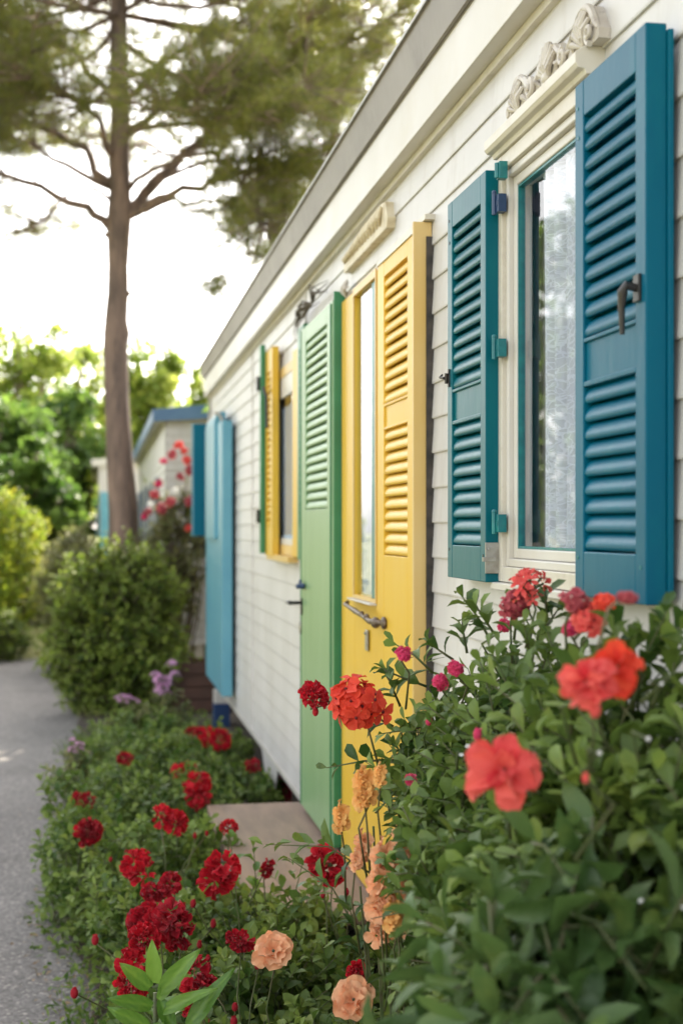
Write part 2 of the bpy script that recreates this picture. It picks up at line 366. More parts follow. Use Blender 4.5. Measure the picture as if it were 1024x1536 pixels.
def bush(name, label, cat, base, c, rad, ns, sl, nl, leafL, leafW, kind, mt, group=None, trunk=True, zmin=-0.9, droop=0.2, lump=0.25, k=3.0,
         stem_r=0.0018, extra=None, upw=0.5, shell=0.5, part='foliage', zfloor=0.03, cull=None, spread=1.0):
    t = thing(name, label, cat, base, group)
    g = G(); gs = G()
    p, d = ell_points(ns, c, rad, zmin=zmin, lump=lump, k=k, ph=base[1], shell=shell)
    keep = p[:, 2] > zfloor
    if cull is not None: keep &= cull(p)
    p, d = p[keep], d[keep]
    dr = unit(d * np.array([1, 1, 0.7]) + np.array([0, 0, upw]) + 0.45 * rs.randn(len(p), 3))
    Ls = sl * (0.6 + 0.8 * rs.rand(len(p)))
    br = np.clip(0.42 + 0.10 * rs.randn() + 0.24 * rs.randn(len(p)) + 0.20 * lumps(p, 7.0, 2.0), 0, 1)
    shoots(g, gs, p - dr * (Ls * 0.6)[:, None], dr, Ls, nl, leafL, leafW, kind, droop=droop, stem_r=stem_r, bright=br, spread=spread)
    if extra is not None:
        e0, e1 = extra; e0 = np.asarray(e0); e1 = np.asarray(e1); dd = e1 - e0; L_ = np.linalg.norm(dd, axis=1)
        shoots(g, gs, e0, dd, L_, max(nl, int(L_.mean() / (leafL * 0.28))), leafL, leafW, kind, droop=0.05, stem_r=stem_r * 1.3)
    if trunk:
        b = np.asarray(base, float)
        for i in range(min(len(p), 26)):
            e = p[i * len(p) // 26 % len(p)]
            m = b * 0.5 + e * 0.5 + np.array([(e[0] - b[0]) * 0.15, (e[1] - b[1]) * 0.15, -0.02])
            q = b + np.array([0.05 * math.sin(i * 2.4), 0.05 * math.cos(i * 2.4), 0.0])
            gs.tube([q, m, e], [stem_r * 3.2, stem_r * 2.2, stem_r], n=5)
    g.obj(part, M[mt], t, smooth=True)
    gs.obj('stem', M['stem'] if stem_r < 0.003 else M['twig'], t, smooth=True)
    return t
# petals
def petal(g, c, d, up, L_, W_, curl=0.3, ruffle=0.1, nu=4, nv=3, rnd=0.5, cup=0.25, notch=0.0, ph=None):
    d = unit(d); sx = unit(np.cross(d, up)); nz = np.cross(sx, d)
    ph = rs.rand() * 6.28 if ph is None else ph
    V = []; RR = []
    for i in range(nu + 1):
        t = i / nu
        w = (0.22 + 0.78 * math.sin(min(1, t * 1.25) * math.pi / 2)) * (1.0 if t < 0.85 else 0.80)
        for j in range(nv + 1):
            s = -1 + 2 * j / nv
            y = t * L_ * (1 - 0.18 * s * s * t - notch * (1 - abs(s)) * (1 if i == nu else 0))
            z = cup * W_ * s * s * (0.5 + t) * 0.6 - curl * L_ * t * t + ruffle * L_ * t * t * math.sin(ph + s * 4.2 + t * 2)
            V.append(c + sx * (s * w * W_ / 2) + d * y + nz * z); RR.append(min(1, max(0, rnd + 0.6 * (t - 0.5) + 0.1 * math.sin(j * 2.6 + ph))))
    f = [(i * (nv + 1) + j, i * (nv + 1) + j + 1, (i + 1) * (nv + 1) + j + 1, (i + 1) * (nv + 1) + j) for i in range(nu) for j in range(nv)]
    g.add(V, f, np.array(RR))
def fib(n, i, lim=1.0):
    z = 1 - lim * (i + 0.5) / n; a = i * 2.39996; r = math.sqrt(max(0, 1 - z * z)); return np.array([r * math.cos(a), r * math.sin(a), z])
def frame(ax):
    ax = unit(ax); u = unit(np.cross(ax, np.array([0.3, 0.9, 0.1]))); w = np.cross(ax, u); return u, w, ax
def pompom(g, c, ax, Rr, n=85, flat=0.9):
    u, w, a = frame(ax); u = u * (0.7 + 0.5 * rs.rand()); w = w * (0.7 + 0.5 * rs.rand()); n = int(n * (0.75 + 0.4 * rs.rand())); lop = rs.randn(3) * 0.22 * Rr
    for i in range(n):
        q = fib(n, i, 1.25); d = u * q[0] + w * q[1] + a * q[2] * 1.0
        cc = c + (u * q[0] + w * q[1]) * Rr * 0.48 + a * q[2] * Rr * 0.42 * flat + lop * (1 if i % 3 else -1)
        petal(g, cc, d + 0.25 * rs.randn(3), a + 0.7 * rs.randn(3), Rr * (0.5 + 0.15 * rs.rand()), Rr * (0.42 + 0.15 * rs.rand()), 0.15 * rs.randn(), 0.25, 3, 3, 0.45 + 0.28 * rs.randn(), 0.3, 0.1)
def whorl(g, c, ax, Rr, npet, elev, L_, W_, rnd=0.5, curl=0.25, ruf=0.12, a0=0.0, nu=5, nv=4):
    u, w, a = frame(ax)
    for i in range(npet):
        t = a0 + 6.2832 * i / npet + 0.12 * rs.randn()
        o = u * math.cos(t) + w * math.sin(t)
        d = o * math.cos(elev) + a * math.sin(elev)
        petal(g, c + o * Rr * 0.08, d + 0.1 * rs.randn(3), a * math.cos(elev) - o * math.sin(elev) + 0.15 * rs.randn(3), L_ * (0.88 + 0.24 * rs.rand()), W_ * (0.9 + 0.2 * rs.rand()), curl, ruf, nu, nv, rnd + 0.15 * rs.randn(), 0.2, 0.06)
def double_flower(g, c, ax, Rr):
    whorl(g, c, ax, Rr, 7, 0.12, Rr, Rr * 0.95, 0.35, 0.12, 0.16)
    whorl(g, c, ax, Rr, 6, 0.55, Rr * 0.82, Rr * 0.8, 0.5, 0.12, 0.18, 0.4)
    whorl(g, c, ax, Rr, 5, 1.0, Rr * 0.6, Rr * 0.6, 0.7, 0.1, 0.2, 0.9)
def open_flower(g, c, ax, Rr, n=5):
    whorl(g, c, ax, Rr, n, 0.22, Rr, Rr * 0.95, 0.5, 0.22, 0.1)
def small5(g, c, ax, Rr, n=5):
    whorl(g, c, ax, Rr, n, 0.15, Rr, Rr * 0.8, 0.5, 0.15, 0.08, rs.rand() * 3, 3, 2)
def umbel(g, gc, c, ax, Rr, n=20, fr=0.5):
    u, w, a = frame(ax)
    for i in range(n):
        q = fib(n, i, 1.0); d = u * q[0] + w * q[1] + a * (q[2] + 0.15); jt = 0.72 + 0.42 * rs.rand()
        p = c + ((u * q[0] + w * q[1]) * Rr * 0.85 + a * q[2] * Rr * 0.5) * jt + 0.06 * Rr * rs.randn(3)
        small5(g, p, d + 0.15 * rs.randn(3), Rr * fr * (0.85 + 0.3 * rs.rand()))
        if gc is not None: gc.ball(p + unit(d) * Rr * 0.03, Rr * 0.065, nu=6, nv=4)
UPT = np.array([-0.30, -0.80, 0.55])   # flowers look towards the light of the open path
def flower(parent, kind, pos, Rr, mt, ax=None, stem_to=None, label=None, name='flower'):
    g = G(); gc = G(); pos = np.asarray(pos, float)
    ax = unit(UPT + 0.35 * rs.randn(3)) if ax is None else unit(np.asarray(ax, float))
    if kind == 'pompom': pompom(g, pos, ax, Rr)
    elif kind == 'double': double_flower(g, pos, ax, Rr)
    elif kind == 'loose':
        for (np_, el, k, a0) in ((7, 0.05, 1.0, 0.2), (6, 0.45, 0.85, 0.8), (5, 0.95, 0.6, 0.4)):
            u, w_, a_ = frame(ax)
            for i in range(np_):
                t = a0 + 6.2832 * i / np_ + 0.3 * rs.randn(); o = u * math.cos(t) + w_ * math.sin(t); e2 = el + 0.2 * rs.randn()
                petal(g, pos + o * Rr * 0.06, o * math.cos(e2) + ax * math.sin(e2), ax * math.cos(e2) - o * math.sin(e2) + 0.35 * rs.randn(3), Rr * k * (0.8 + 0.35 * rs.rand()), Rr * k * (0.70 + 0.2 * rs.rand()), 0.25 + 0.2 * rs.randn(), 0.2, 6, 4, 0.45 + 0.3 * rs.randn(), 0.35, 0.05)
    elif kind == 'open': open_flower(g, pos, ax, Rr); gc.tube([pos, pos + ax * Rr * 0.6], [Rr * 0.06, Rr * 0.04])
    elif kind == 'umbel': umbel(g, gc, pos, ax, Rr)
    elif kind == 'star':
        for i in range(9):
            d = unit(np.array([rs.randn() * 0.8, rs.randn() * 0.8, 0.5 + rs.rand()])); p = pos + d * Rr * 0.75
            gc.tube([pos, p], Rr * 0.05, 4)
            whorl(g, p, d, Rr, 5, 0.5, Rr * 0.42, Rr * 0.22, 0.5, 0.3, 0.15, rs.rand() * 3, 3, 2)
    elif kind == 'spike':
        n = 9
        for i in range(n):
            t = i / (n - 1); p = pos + np.array([0.25 * Rr * math.sin(i * 2.4), 0.25 * Rr * math.cos(i * 2.4), Rr * (1 - 2 * t)])
            d = np.array([math.sin(i * 2.4) - 0.5, math.cos(i * 2.4) - 0.9, 0.1])
            whorl(g, p, d, Rr, 5, 0.45, Rr * 0.62, Rr * 0.62, 0.5, 0.15, 0.28, rs.rand() * 3, 4, 3)
    elif kind == 'bud':
        g.ball(pos, Rr * 0.7, Rr * 0.7, Rr); whorl(g, pos, np.array([0, 0, 1.0]), Rr, 4, 1.2, Rr * 1.1, Rr * 0.7, 0.5, -0.1, 0.1)
    fo = g.obj(name, M[mt], parent, origin=pos, smooth=True)
    if label: fo['label'] = label
    if gc.n: gc.obj('flower_centre', M['centre_dark'] if kind == 'umbel' else M['stem'], fo, origin=pos, smooth=True)
    if stem_to is not None:
        gt = G(); s = np.asarray(stem_to, float); m = pos * 0.5 + s * 0.5 + np.array([0.015 * rs.randn(), 0.015 * rs.randn(), 0.02])
        b = pos - ax * Rr * 0.25
        gt.ball(b - ax * Rr * 0.1, Rr * 0.2, nu=7, nv=5)
        gt.tube([b, b - ax * Rr * 0.5 + np.array([0, 0, -Rr * 0.3]), m, s], [0.0022, 0.002, 0.002, 0.0026], 5)
        gt.obj('flower_stem', M['stem'], fo, origin=pos, smooth=True)
    return fo
# ================================================================== SETTING
g = G(); g.add([(-220, -120, 0), (220, -120, 0), (220, 320, 0), (-220, 320, 0)], [(0, 1, 2, 3)])
tag(g.obj('ground', M['lawn']), None, None, kind='structure')
# path with an irregular right edge
edge = []
for i in range(0, 104):
    y = -8 + i * 0.25
    w = -0.98 + 0.05 * math.sin(y * 1.7) + 0.03 * math.sin(y * 5.1 + 1)
    if y > 9: w -= 0.045 * (y - 9)
    edge.append((w, y))
V = []; f = []
for i, (w, y) in enumerate(edge):
    lw = -3.7 + (0.0 if y < 10 else 0.22 * (y - 10)) + 0.08 * math.sin(y * 1.3)
    lw = min(lw, w - 0.7)
    V += [(lw, y, 0.004), (w, y, 0.004)]
    if i: a = 2 * i; f.append((a - 2, a - 1, a + 1, a))
g = G(); g.add(V, f); tag(g.obj('path', M['asphalt'], origin=(0, 0, 0)), None, None, kind='structure')
V = []; f = []
for i, (w, y) in enumerate(edge):
    V += [(w - 0.02, y, 0.008), (w * 0.5, y, 0.03 + 0.012 * math.sin(y * 3)), (3.2, y, 0.012)]
    if i: a = 3 * i; f += [(a - 3, a - 2, a + 1, a), (a - 2, a - 1, a + 2, a + 1)]
g = G(); g.add(V, f); tag(g.obj('flower_bed_soil', M['soil'], origin=(0, 0, 0)), None, None, kind='structure')
# ================================================================== MOBILE HOME
YN, YF = -1.6, 12.0; ZB = EYE - 1.25; ZT = EYE + 1.09
home = thing('mobile_home', 'long white mobile home with grey roof edge and teal, yellow and green shutters and doors', 'mobile home', (0, 5.2, 0))
# window & door dims
W1 = dict(y0=2.52, y1=Yw(752, -0.02), z0=Zw(755, 872, -0.02), z1=Zw(755, 236, -0.02))
W2 = dict(y0=6.62, y1=Yw(410, -0.02), z0=EYE - 0.14, z1=EYE + 0.80)
SL = dict(y0=Yw(562, -0.05) , y1=Yw(530, -0.05), z0=EYE - 0.235, z1=EYE + 0.80)
openings = [(W1['y0'] + .05, W1['y1'] - .05, W1['z0'] + .05, W1['z1'] - .05), (W2['y0'] + .05, W2['y1'] - .05, W2['z0'] + .05, W2['z1'] - .05),
            (SL['y0'] - 0.02, SL['y1'] + 0.02, SL['z0'] - 0.02, SL['z1'] + 0.02)]
def siding(y0, y1, z0, z1, ex, x0=0.0, out=0.013, opens=(), sgn=-1):
    g = G()
    cuts_z = sorted({round(z, 5) for o in opens for z in o[2:4] if z0 < z < z1})
    k = 0; z = z0
    while z < z1 - 1e-4:
        zt = min(z + ex, z1)
        zs = [z] + [c for c in cuts_z if z < c < zt] + [zt]
        for a, b in zip(zs[:-1], zs[1:]):
            ints = [(y0, y1)]
            for o in opens:
                if o[2] < (a + b) / 2 < o[3]:
                    ni = []
                    for s, e in ints:
                        if o[1] <= s or o[0] >= e: ni.append((s, e)); continue
                        if s < o[0]: ni.append((s, o[0]))
                        if e > o[1]: ni.append((o[1], e))
                    ints = ni
            fa = 1 - (a - z) / ex; fb = 1 - (b - z) / ex
            for s, e in ints:
                xa, xb = x0 + sgn * (out * fa), x0 + sgn * (out * fb)
                if a == z and k > 0:   # rounded nose under the board
                    q = [(x0 + sgn * 0.0006, a), (xa - sgn * 0.001, a - 0.0), (xa, a + 0.004), (xb, b)]
                else: q = [(xa, a), (xb, b)]
                for (p0, p1) in zip(q[:-1], q[1:]):
                    g.add([(p0[0], s, p0[1]), (p0[0], e, p0[1]), (p1[0], e, p1[1]), (p1[0], s, p1[1])], [(0, 1, 2, 3)])
        z = zt; k += 1
    return g
siding(YN, YF, ZB, ZT + 0.02, 0.097, out=0.0065, opens=openings).obj('siding_wall', M['siding'], home)
# joints between siding sheets: thin vertical lines
for yj in (6.35, 8.6):
    g = G(); g.box(-0.0115, -0.002, yj, yj + 0.004, ZB + 0.01, ZT - 0.005); g.obj('siding_joint', M['trim'], home)
# other walls, floor (shell)
g = G()
g.box(0.0, 3.0, YF - 0.03, YF - 0.001, ZB, ZT); g.box(0.0, 3.0, YN + 0.001, YN + 0.03, ZB, ZT); g.box(2.97, 3.0, YN + 0.03, YF - 0.03, ZB, ZT)
g.obj('end_wall', M['siding'], home)
g = G(); g.box(0.03, 2.97, YN + 0.03, YF - 0.03, ZB - 0.04, ZB + 0.02); g.obj('floor', M['dark'], home)
g = G(); g.box(1.35, 1.37, YN + 0.05, YF - 0.05, ZB + 0.03, ZT - 0.01); g.obj('inner_wall', M['interior'], home)
# bottom trim lip
g = G(); g.extrude_y([(-0.016, ZB + 0.02), (-0.016, ZB - 0.012), (0.02, ZB - 0.012), (0.02, ZB - 0.006), (-0.010, ZB - 0.006), (-0.010, ZB + 0.02)], YN, YF + 0.01)
g.obj('base_trim', M['trim'], home, bevel=0.001)
# corner trim
g = G(); g.box(-0.02, 0.03, YF - 0.0, YF + 0.018, ZB - 0.01, ZT); g.box(-0.022, -0.014, YF - 0.05, YF - 0.0, ZB - 0.01, ZT - 0.0)
g.obj('corner_trim', M['trim'], home, bevel=0.002)
# fascia box under the eave
FZ = ZT; FT = EYE + 1.26
g = G(); g.extrude_y([(-0.058, FZ), (-0.058, FZ + 0.012), (-0.052, FZ + 0.016), (-0.050, FT), (0.02, FT), (0.02, FZ)], YN, YF + 0.03)
g.obj('fascia', M['trim'], home, bevel=0.002)
g = G(); g.extrude_y([(-0.017, FZ - 0.022), (-0.017, FZ - 0.001), (0.0, FZ - 0.001), (0.0, FZ - 0.022)], YN, YF - 0.001)
g.obj('soffit_bead', M['cream'], home)
# roof edge (drip) + roof
g = G()
g.extrude_y([(-0.064, FT - 0.012), (-0.084, FT + 0.092), (-0.089, FT + 0.097), (-0.084, FT + 0.104), (0.05, FT + 0.14), (0.05, FT + 0.13), (-0.074, FT + 0.090), (-0.054, FT - 0.012)], YN - 0.05, YF + 0.10)
g.extrude_y([(-0.053, FT - 0.016), (-0.053, FT + 0.03), (-0.046, FT + 0.03), (-0.046, FT - 0.016)], YN - 0.04, YF + 0.09)
g.obj('roof_edge', M['roof'], home, bevel=0.0015)
g = G()
g.extrude_y([(-0.094, FT + 0.094), (-0.094, FT + 0.104), (-0.0895, FT + 0.107), (-0.0895, FT + 0.092)], YN - 0.05, YF + 0.10)
g.obj('drip_edge', M['steel'], home)
g = G(); g.extrude_y([(0.051, FT), (0.051, FT + 0.14), (1.5, FT + 0.32), (3.08, FT + 0.14), (3.08, FT), (3.0, FT - 0.01)], YN - 0.04, YF + 0.09)
g.obj('roof', M['rooftop'], home)
# ---- louvred leaf
def leaf_panel(parent, name, y0, y1, z0, z1, xf, th, panels, mt, stile=0.045, mt_edge=None, pitch=0.0345, slat_mt=None, yside=None):
    """frame with slats; panels list of (za,zb,kind); returns the part object (frame) with the slats as a sub-part"""
    xb = xf + th
    g = G(); gs = G()
    g.box(xf, xb, y0, y0 + stile, z0, z1); g.box(xf, xb, y1 - stile, y1, z0, z1)
    zs = sorted(panels); cur = z0
    for za, zb, kd in zs:
        if za > cur: g.box(xf + 0.0004, xb - 0.0004, y0 + stile, y1 - stile, cur, za)
        cur = zb
    if cur < z1: g.box(xf + 0.0004, xb - 0.0004, y0 + stile, y1 - stile, cur, z1)
    fr = g.obj(name, M[mt], parent, bevel=0.0022)
    ya, yb = y0 + stile, y1 - stile
    for za, zb, kd in zs:
        if kd == 'flat':
            gs.box(xf + 0.006, xb - 0.006, ya, yb, za, zb)
        else:
            n = max(1, round((zb - za) / pitch)); p = (zb - za) / n
            for i in range(n):
                z = za + i * p + 0.0008 * rs.randn()
                xo = xf + 0.002 + 0.0007 * rs.rand(); xi = xf + min(th - 0.004, 0.026)
                dx = xi - xo
                gs.extrude_y([(xi, z + p * 1.16), (xo + dx * 0.62, z + p * 1.02), (xo + dx * 0.34, z + p * 0.84), (xo + dx * 0.14, z + p * 0.64), (xo + dx * 0.03, z + p * 0.44), (xo, z + p * 0.28), (xo + dx * 0.04, z + p * 0.16), (xo + dx * 0.16, z + p * 0.08), (xo + dx * 0.36, z + p * 0.09),
                              (xi, z + p * 0.42)], ya, yb)
            gs.box(xb - 0.004, xb - 0.001, ya, yb, za, zb)
    if gs.n: gs.obj('louvre_slats', M[slat_mt or mt], fr, smooth='auto')
    if mt_edge:
        ge = G(); ge.box(xf + 0.003, xb, y0 - 0.003, y0 - 0.0001, z0 + 0.001, z1 - 0.001)
        ge.box(xf - 0.003, xf - 0.0001, y1 - 0.014, y1, z0 + 0.001, z1 - 0.001)
        ge.obj('edge_strip', M[mt_edge], fr)
    return fr
XF = -0.06; TK = 0.036
# teal shutters of the near window
sz0 = Zw(862, 893, XF); sz1 = Zw(862, 130, XF)
yA, yB = Yw(968, XF), Yw(862, XF)
pans = [(EYE - 0.045, EYE + 0.252, 'slats'), (EYE + 0.262, EYE + 0.332, 'flat'), (EYE + 0.340, EYE + 0.742, 'slats')]
sh1 = leaf_panel(home, 'window_shutter', yA, yB, sz0, sz1, XF, TK, pans, 'teal')
sh1['label'] = 'near teal shutter with a black lever, open against the siding at the right of the photo'
yC, yD = Yw(728, XF), Yw(671, XF)
sh2 = leaf_panel(home, 'window_shutter', yC, yD, sz0, sz1, XF, TK, pans, 'teal_green')
sh2['label'] = 'teal shutter with three hinges left of the lace curtain window'
# inner rebate strips along the shutters' hinge edge
g = G(); g.box(XF + TK, XF + TK + 0.010, yA - 0.006, yA + 0.02, sz0 + 0.01, sz1 - 0.01); g.obj('rebate_strip', M['teal'], sh1, bevel=0.002)
g = G(); g.box(XF + TK, XF + TK + 0.012, yC - 0.012, yC + 0.02, sz0 + 0.03, sz1 - 0.02); g.obj('rebate_strip', M['teal_green'], sh2, bevel=0.002)
for sh, y_a, y_b, m_ in ((sh1, yA, yB, 'teal_hinge'), (sh2, yC, yD, 'iron')):
    for (yy, zz) in ((y_b - 0.016, sz1 - 0.045), (y_b - 0.02, sz1 - 0.10), (y_a + 0.02, sz0 + 0.06), (y_b - 0.018, sz0 + 0.07)):
        g = G(); g.tube([(XF + 0.001, yy, zz), (XF - 0.0012, yy, zz)], 0.0038, 8); g.obj('screw', M[m_], sh)
# lever on right shutter
g = G(); hy = Yw(958, XF); hz = Zw(958, 432, XF)
g.box(XF - 0.006, XF, hy - 0.012, hy + 0.012, hz - 0.022, hz + 0.022)
g.tube([(XF - 0.004, hy, hz), (XF - 0.022, hy, hz + 0.004), (XF - 0.026, hy + 0.006, hz - 0.006), (XF - 0.026, hy + 0.010, hz - 0.03), (XF - 0.024, hy + 0.012, hz - 0.074)], [0.007, 0.008, 0.009, 0.006, 0.0045], 8)
g.obj('shutter_lever', M['iron'], sh1, smooth=False, bevel=0.001)
# catch on left shutter
g = G(); hy = Yw(674, XF); hz = Zw(674, 567, XF)
g.box(XF - 0.004, XF, hy - 0.006, hy + 0.006, hz - 0.022, hz + 0.022)
g.tube([(XF, hy, hz), (XF - 0.014, hy + 0.004, hz), (XF - 0.018, hy + 0.028, hz + 0.004), (XF - 0.010, hy + 0.034, hz + 0.012)], [0.004, 0.004, 0.003, 0.0025], 6)
g.tube([(XF - 0.008, hy, hz + 0.012), (XF - 0.008, hy + 0.004, hz - 0.014)], [0.005, 0.004], 6)
g.obj('shutter_catch', M['iron'], sh2)
# hinges
for py in (305, 522, 785):
    hz = Zw(751, py, -0.035); hy = Yw(751, -0.035)
    g = G(); g.box(-0.045, -0.026, hy - 0.014, hy + 0.012, hz - 0.02, hz + 0.02)
    g.tube([(-0.048, hy + 0.010, hz - 0.024), (-0.048, hy + 0.010, hz + 0.024)], 0.0055, 8)
    g.ball((-0.048, hy + 0.010, hz + 0.026), 0.006)
    g.box(-0.0465, -0.0452, hy - 0.010, hy - 0.002, hz - 0.006, hz + 0.006)
    g.obj('hinge', M['teal_hinge'] if py != 305 else M['bluemetal'], sh2, bevel=0.001)
hz = Zw(740, 838, XF); hy = Yw(740, XF) 
g = G(); g.box(XF - 0.002, XF + 0.03, yC - 0.006, yC - 0.0015, hz - 0.035, hz + 0.035); g.box(XF - 0.010, XF + 0.02, yC - 0.014, yC - 0.0065, hz - 0.008, hz + 0.002)
g.tube([(XF + 0.006, yC - 0.008, hz + 0.02), (XF + 0.006, yC - 0.012, hz + 0.02)], 0.004, 6)
g.obj('bolt_plate', M['steel'], sh2, bevel=0.0006)
g = G(); hz = Zw(755, 255, -0.035); hy = Yw(755, -0.035); g.box(-0.048, -0.029, hy - 0.012, hy + 0.012, hz - 0.020, hz + 0.018); g.tube([(-0.05, hy, hz - 0.018), (-0.05, hy, hz + 0.016)], 0.006, 8)
g.obj('hinge', M['teal_hinge'], sh2, bevel=0.001)
# ---- windows
def sheet(y0, y1, z0, z1, x, amp, waves, nz=14, ny=60, slant=0.0):
    g = G(); V = []; U = []
    for i in range(ny + 1):
        t = i / ny; 
        for j in range(nz + 1):
            s = j / nz; y = y0 + (y1 - y0) * t + slant * (1 - s) * t * 0
            yy = y + slant * (1 - s) * (1 - 0) * t
            V.append((x + amp * math.sin(t * waves * 6.28 + 0.8 * math.sin(s * 2)) + 0.4 * amp * math.sin(t * waves * 15 + s), yy, z0 + (z1 - z0) * s)); U.append((y - y0 + 0.3 * amp * math.sin(t * waves * 6.28), (z1 - z0) * s))
    f = [(i * (nz + 1) + j, (i + 1) * (nz + 1) + j, (i + 1) * (nz + 1) + j + 1, i * (nz + 1) + j + 1) for i in range(ny) for j in range(nz)]
    g.add(V, f); g.uv = U; return g
def ring(g, x0, x1, y0, y1, z0, z1, w, wt=None, wb=None):
    wt = wt or w; wb = wb or w
    g.box(x0, x1, y0, y0 + w, z0, z1); g.box(x0, x1, y1 - w, y1, z0, z1)
    g.box(x0 + 0.0005, x1, y0 + w, y1 - w, z1 - wt, z1); g.box(x0 + 0.0005, x1, y0 + w, y1 - w, z0, z0 + wb)
# near window
win = child_empty('window', home); win['label'] = 'white framed window with a lace curtain between the teal shutters'
g = G(); ring(g, -0.030, 0.02, W1['y0'], W1['y1'], W1['z0'], W1['z1'], 0.034)
g.obj('window_casing', M['cream'], win, bevel=0.002)
g = G(); ring(g, -0.020, 0.03, W1['y0'] + 0.0345, W1['y1'] - 0.0345, W1['z0'] + 0.0345, W1['z1'] - 0.0345, 0.018)
ring(g, -0.008, 0.03, W1['y0'] + 0.053, W1['y1'] - 0.053, W1['z0'] + 0.053, W1['z1'] - 0.053, 0.022)
g.obj('window_sash', M['trim'], win, bevel=0.003)
gi = 0.0755
g = G(); ring(g, -0.004, 0.012, W1['y0'] + gi, W1['y1'] - gi, W1['z0'] + gi, W1['z1'] - gi, 0.005); g.obj('glazing_bead', M['teal_hinge'], win)
g = G(); g.box(0.003, 0.005, W1['y0'] + gi + .001, W1['y1'] - gi - .001, W1['z0'] + gi + .001, W1['z1'] - gi - .001); g.obj('window_pane', M['glass'], win)
lintel_y0, lintel_y1 = W1['y0'] - 0.01, W1['y1'] + 0.012
g = G(); lz = W1['z1']
g.extrude_y([(-0.052, lz + 0.012), (-0.058, lz + 0.020), (-0.058, lz + 0.040), (-0.040, lz + 0.052), (0.0, lz + 0.052), (0.0, lz + 0.0005), (-0.036, lz + 0.0005), (-0.040, lz + 0.010)], lintel_y0, lintel_y1)
g.obj('lintel', M['cream'], win, bevel=0.0015)
g = G(); g.extrude_y([(-0.045, W1['z0'] - 0.018), (-0.045, W1['z0'] - 0.002), (0.0, W1['z0'] + -0.0005), (0.0, W1['z0'] - 0.018)], W1['y0'] - 0.01, W1['y1'] + 0.005); g.obj('window_sill', M['trim'], win, bevel=0.002)
# curtains
yc = Yw(816, 0.024)
sheet(W1['y0'] + 0.03, yc, W1['z0'] + 0.04, W1['z1'] - 0.05, 0.026, 0.013, 5.0, slant=-0.03).obj('lace_curtain', M['lace'], win, smooth=True)
sheet(yc - 0.05, W1['y1'] - 0.0, W1['z0'] + 0.03, W1['z1'] - 0.05, 0.060, 0.006, 2.5).obj('grey_drape', M['drape'], win, smooth=True)
# carved pediment over the lintel
ped = G(); y0, y1 = Yw(905, -0.02), Yw(768, -0.02); pz = lz + 0.052; cy = (y0 + y1) / 2; hw = (y1 - y0) / 2
prof = []
npf = 40
def pedh(t):  # t -1..1
    return (0.060 + 0.024 * math.cos(t * 6.283 / 0.72)) * (1 - max(0.0, abs(t) - 0.86) / 0.14 * 0.55)
prof = [(cy - hw, pz), (cy + hw, pz)] + [(cy + hw * t, pz + pedh(t)) for t in np.linspace(1, -1, npf)]
ped.extrude_x(prof, -0.030, -0.002)
def spiral(g, c, r0, turns, sgn, rad, a0=0.0, x=-0.034):
    pts = []; rr = []; n = int(turns * 16)
    for i in range(n + 1):
        t = i / n; r = r0 * (1 - 0.88 * t); a = a0 + sgn * turns * 6.283 * t
        pts.append((x - 0.008 * t, c[0] + r * math.cos(a), c[1] + r * math.sin(a))); rr.append(rad * (1 - 0.5 * t))
    g.tube(pts, rr, 7)
for sy in (-1, 1):
    spiral(ped, (cy + sy * hw * 0.88, pz + 0.018), 0.018, 1.5, -sy, 0.006, a0=-1.57)
    spiral(ped, (cy + sy * hw * 0.37, pz + 0.026), 0.020, 1.4, sy, 0.0075, a0=1.57)
    # outer moulding following the crest
    ped.tube([(-0.028, cy + sy * hw * t, pz + pedh(t) - 0.004) for t in np.linspace(0.12, 0.98, 18)], [0.008] * 17 + [0.004], 7)
    for k in range(4):
        b = (cy + sy * hw * (0.18 + 0.17 * k), pz + 0.012)
        ped.tube([(-0.027, b[0], b[1]), (-0.036, b[0] + sy * 0.012, b[1] + 0.014), (-0.030, b[0] + sy * 0.03, b[1] + 0.018)], [0.003, 0.007, 0.002], 6)
# central shell / leaf
for k in range(-3, 4):
    a = 1.5708 + k * 0.32
    ped.tube([(-0.028, cy, pz + 0.012), (-0.040, cy + 0.03 * math.cos(a), pz + 0.012 + 0.03 * math.sin(a)), (-0.034, cy + 0.062 * math.cos(a), pz + 0.014 + 0.072 * math.sin(a))], [0.003, 0.0075, 0.005], 7)
ped.ball((-0.036, cy, pz + 0.016), 0.01, 0.014, 0.011)
for sy in (-1, 1):   # ribbed fans inside the end lobes
    for k in range(6):
        a = 0.35 + k * 0.42; bc = (cy + sy * hw * 0.72, pz + 0.008)
        ped.tube([(-0.030, bc[0], bc[1]), (-0.041, bc[0] + 0.034 * math.cos(a), bc[1] + 0.040 * math.sin(a)), (-0.033, bc[0] + 0.050 * math.cos(a), bc[1] + 0.066 * math.sin(a))], [0.002, 0.0065, 0.0045], 6)
ped.obj('carved_pediment', M['carved'], home, smooth='auto')
# ---- yellow door
XD = -0.05
yd0, ym, yd1 = Yw(622, XD), Yw(566, XD), Yw(511, XD)
dz0 = EYE - 1.205
zt_r = Zw(600, 361, XD); zt_l = Zw(530, 436, XD)
yl = leaf_panel(home, 'yellow_door', yd0, ym, dz0, zt_r, XD, 0.045,
                [(Zw(590, 834, XD), Zw(590, 640, XD), 'slats'), (Zw(590, 636, XD), Zw(590, 604, XD), 'flat'), (Zw(590, 600, XD), Zw(590, 402, XD), 'slats'), ],
                'yellow', stile=0.10, pitch=0.036)
yl['label'] = 'yellow door with two louvred panels and a long handle'
g = G(); ledge = 0.012
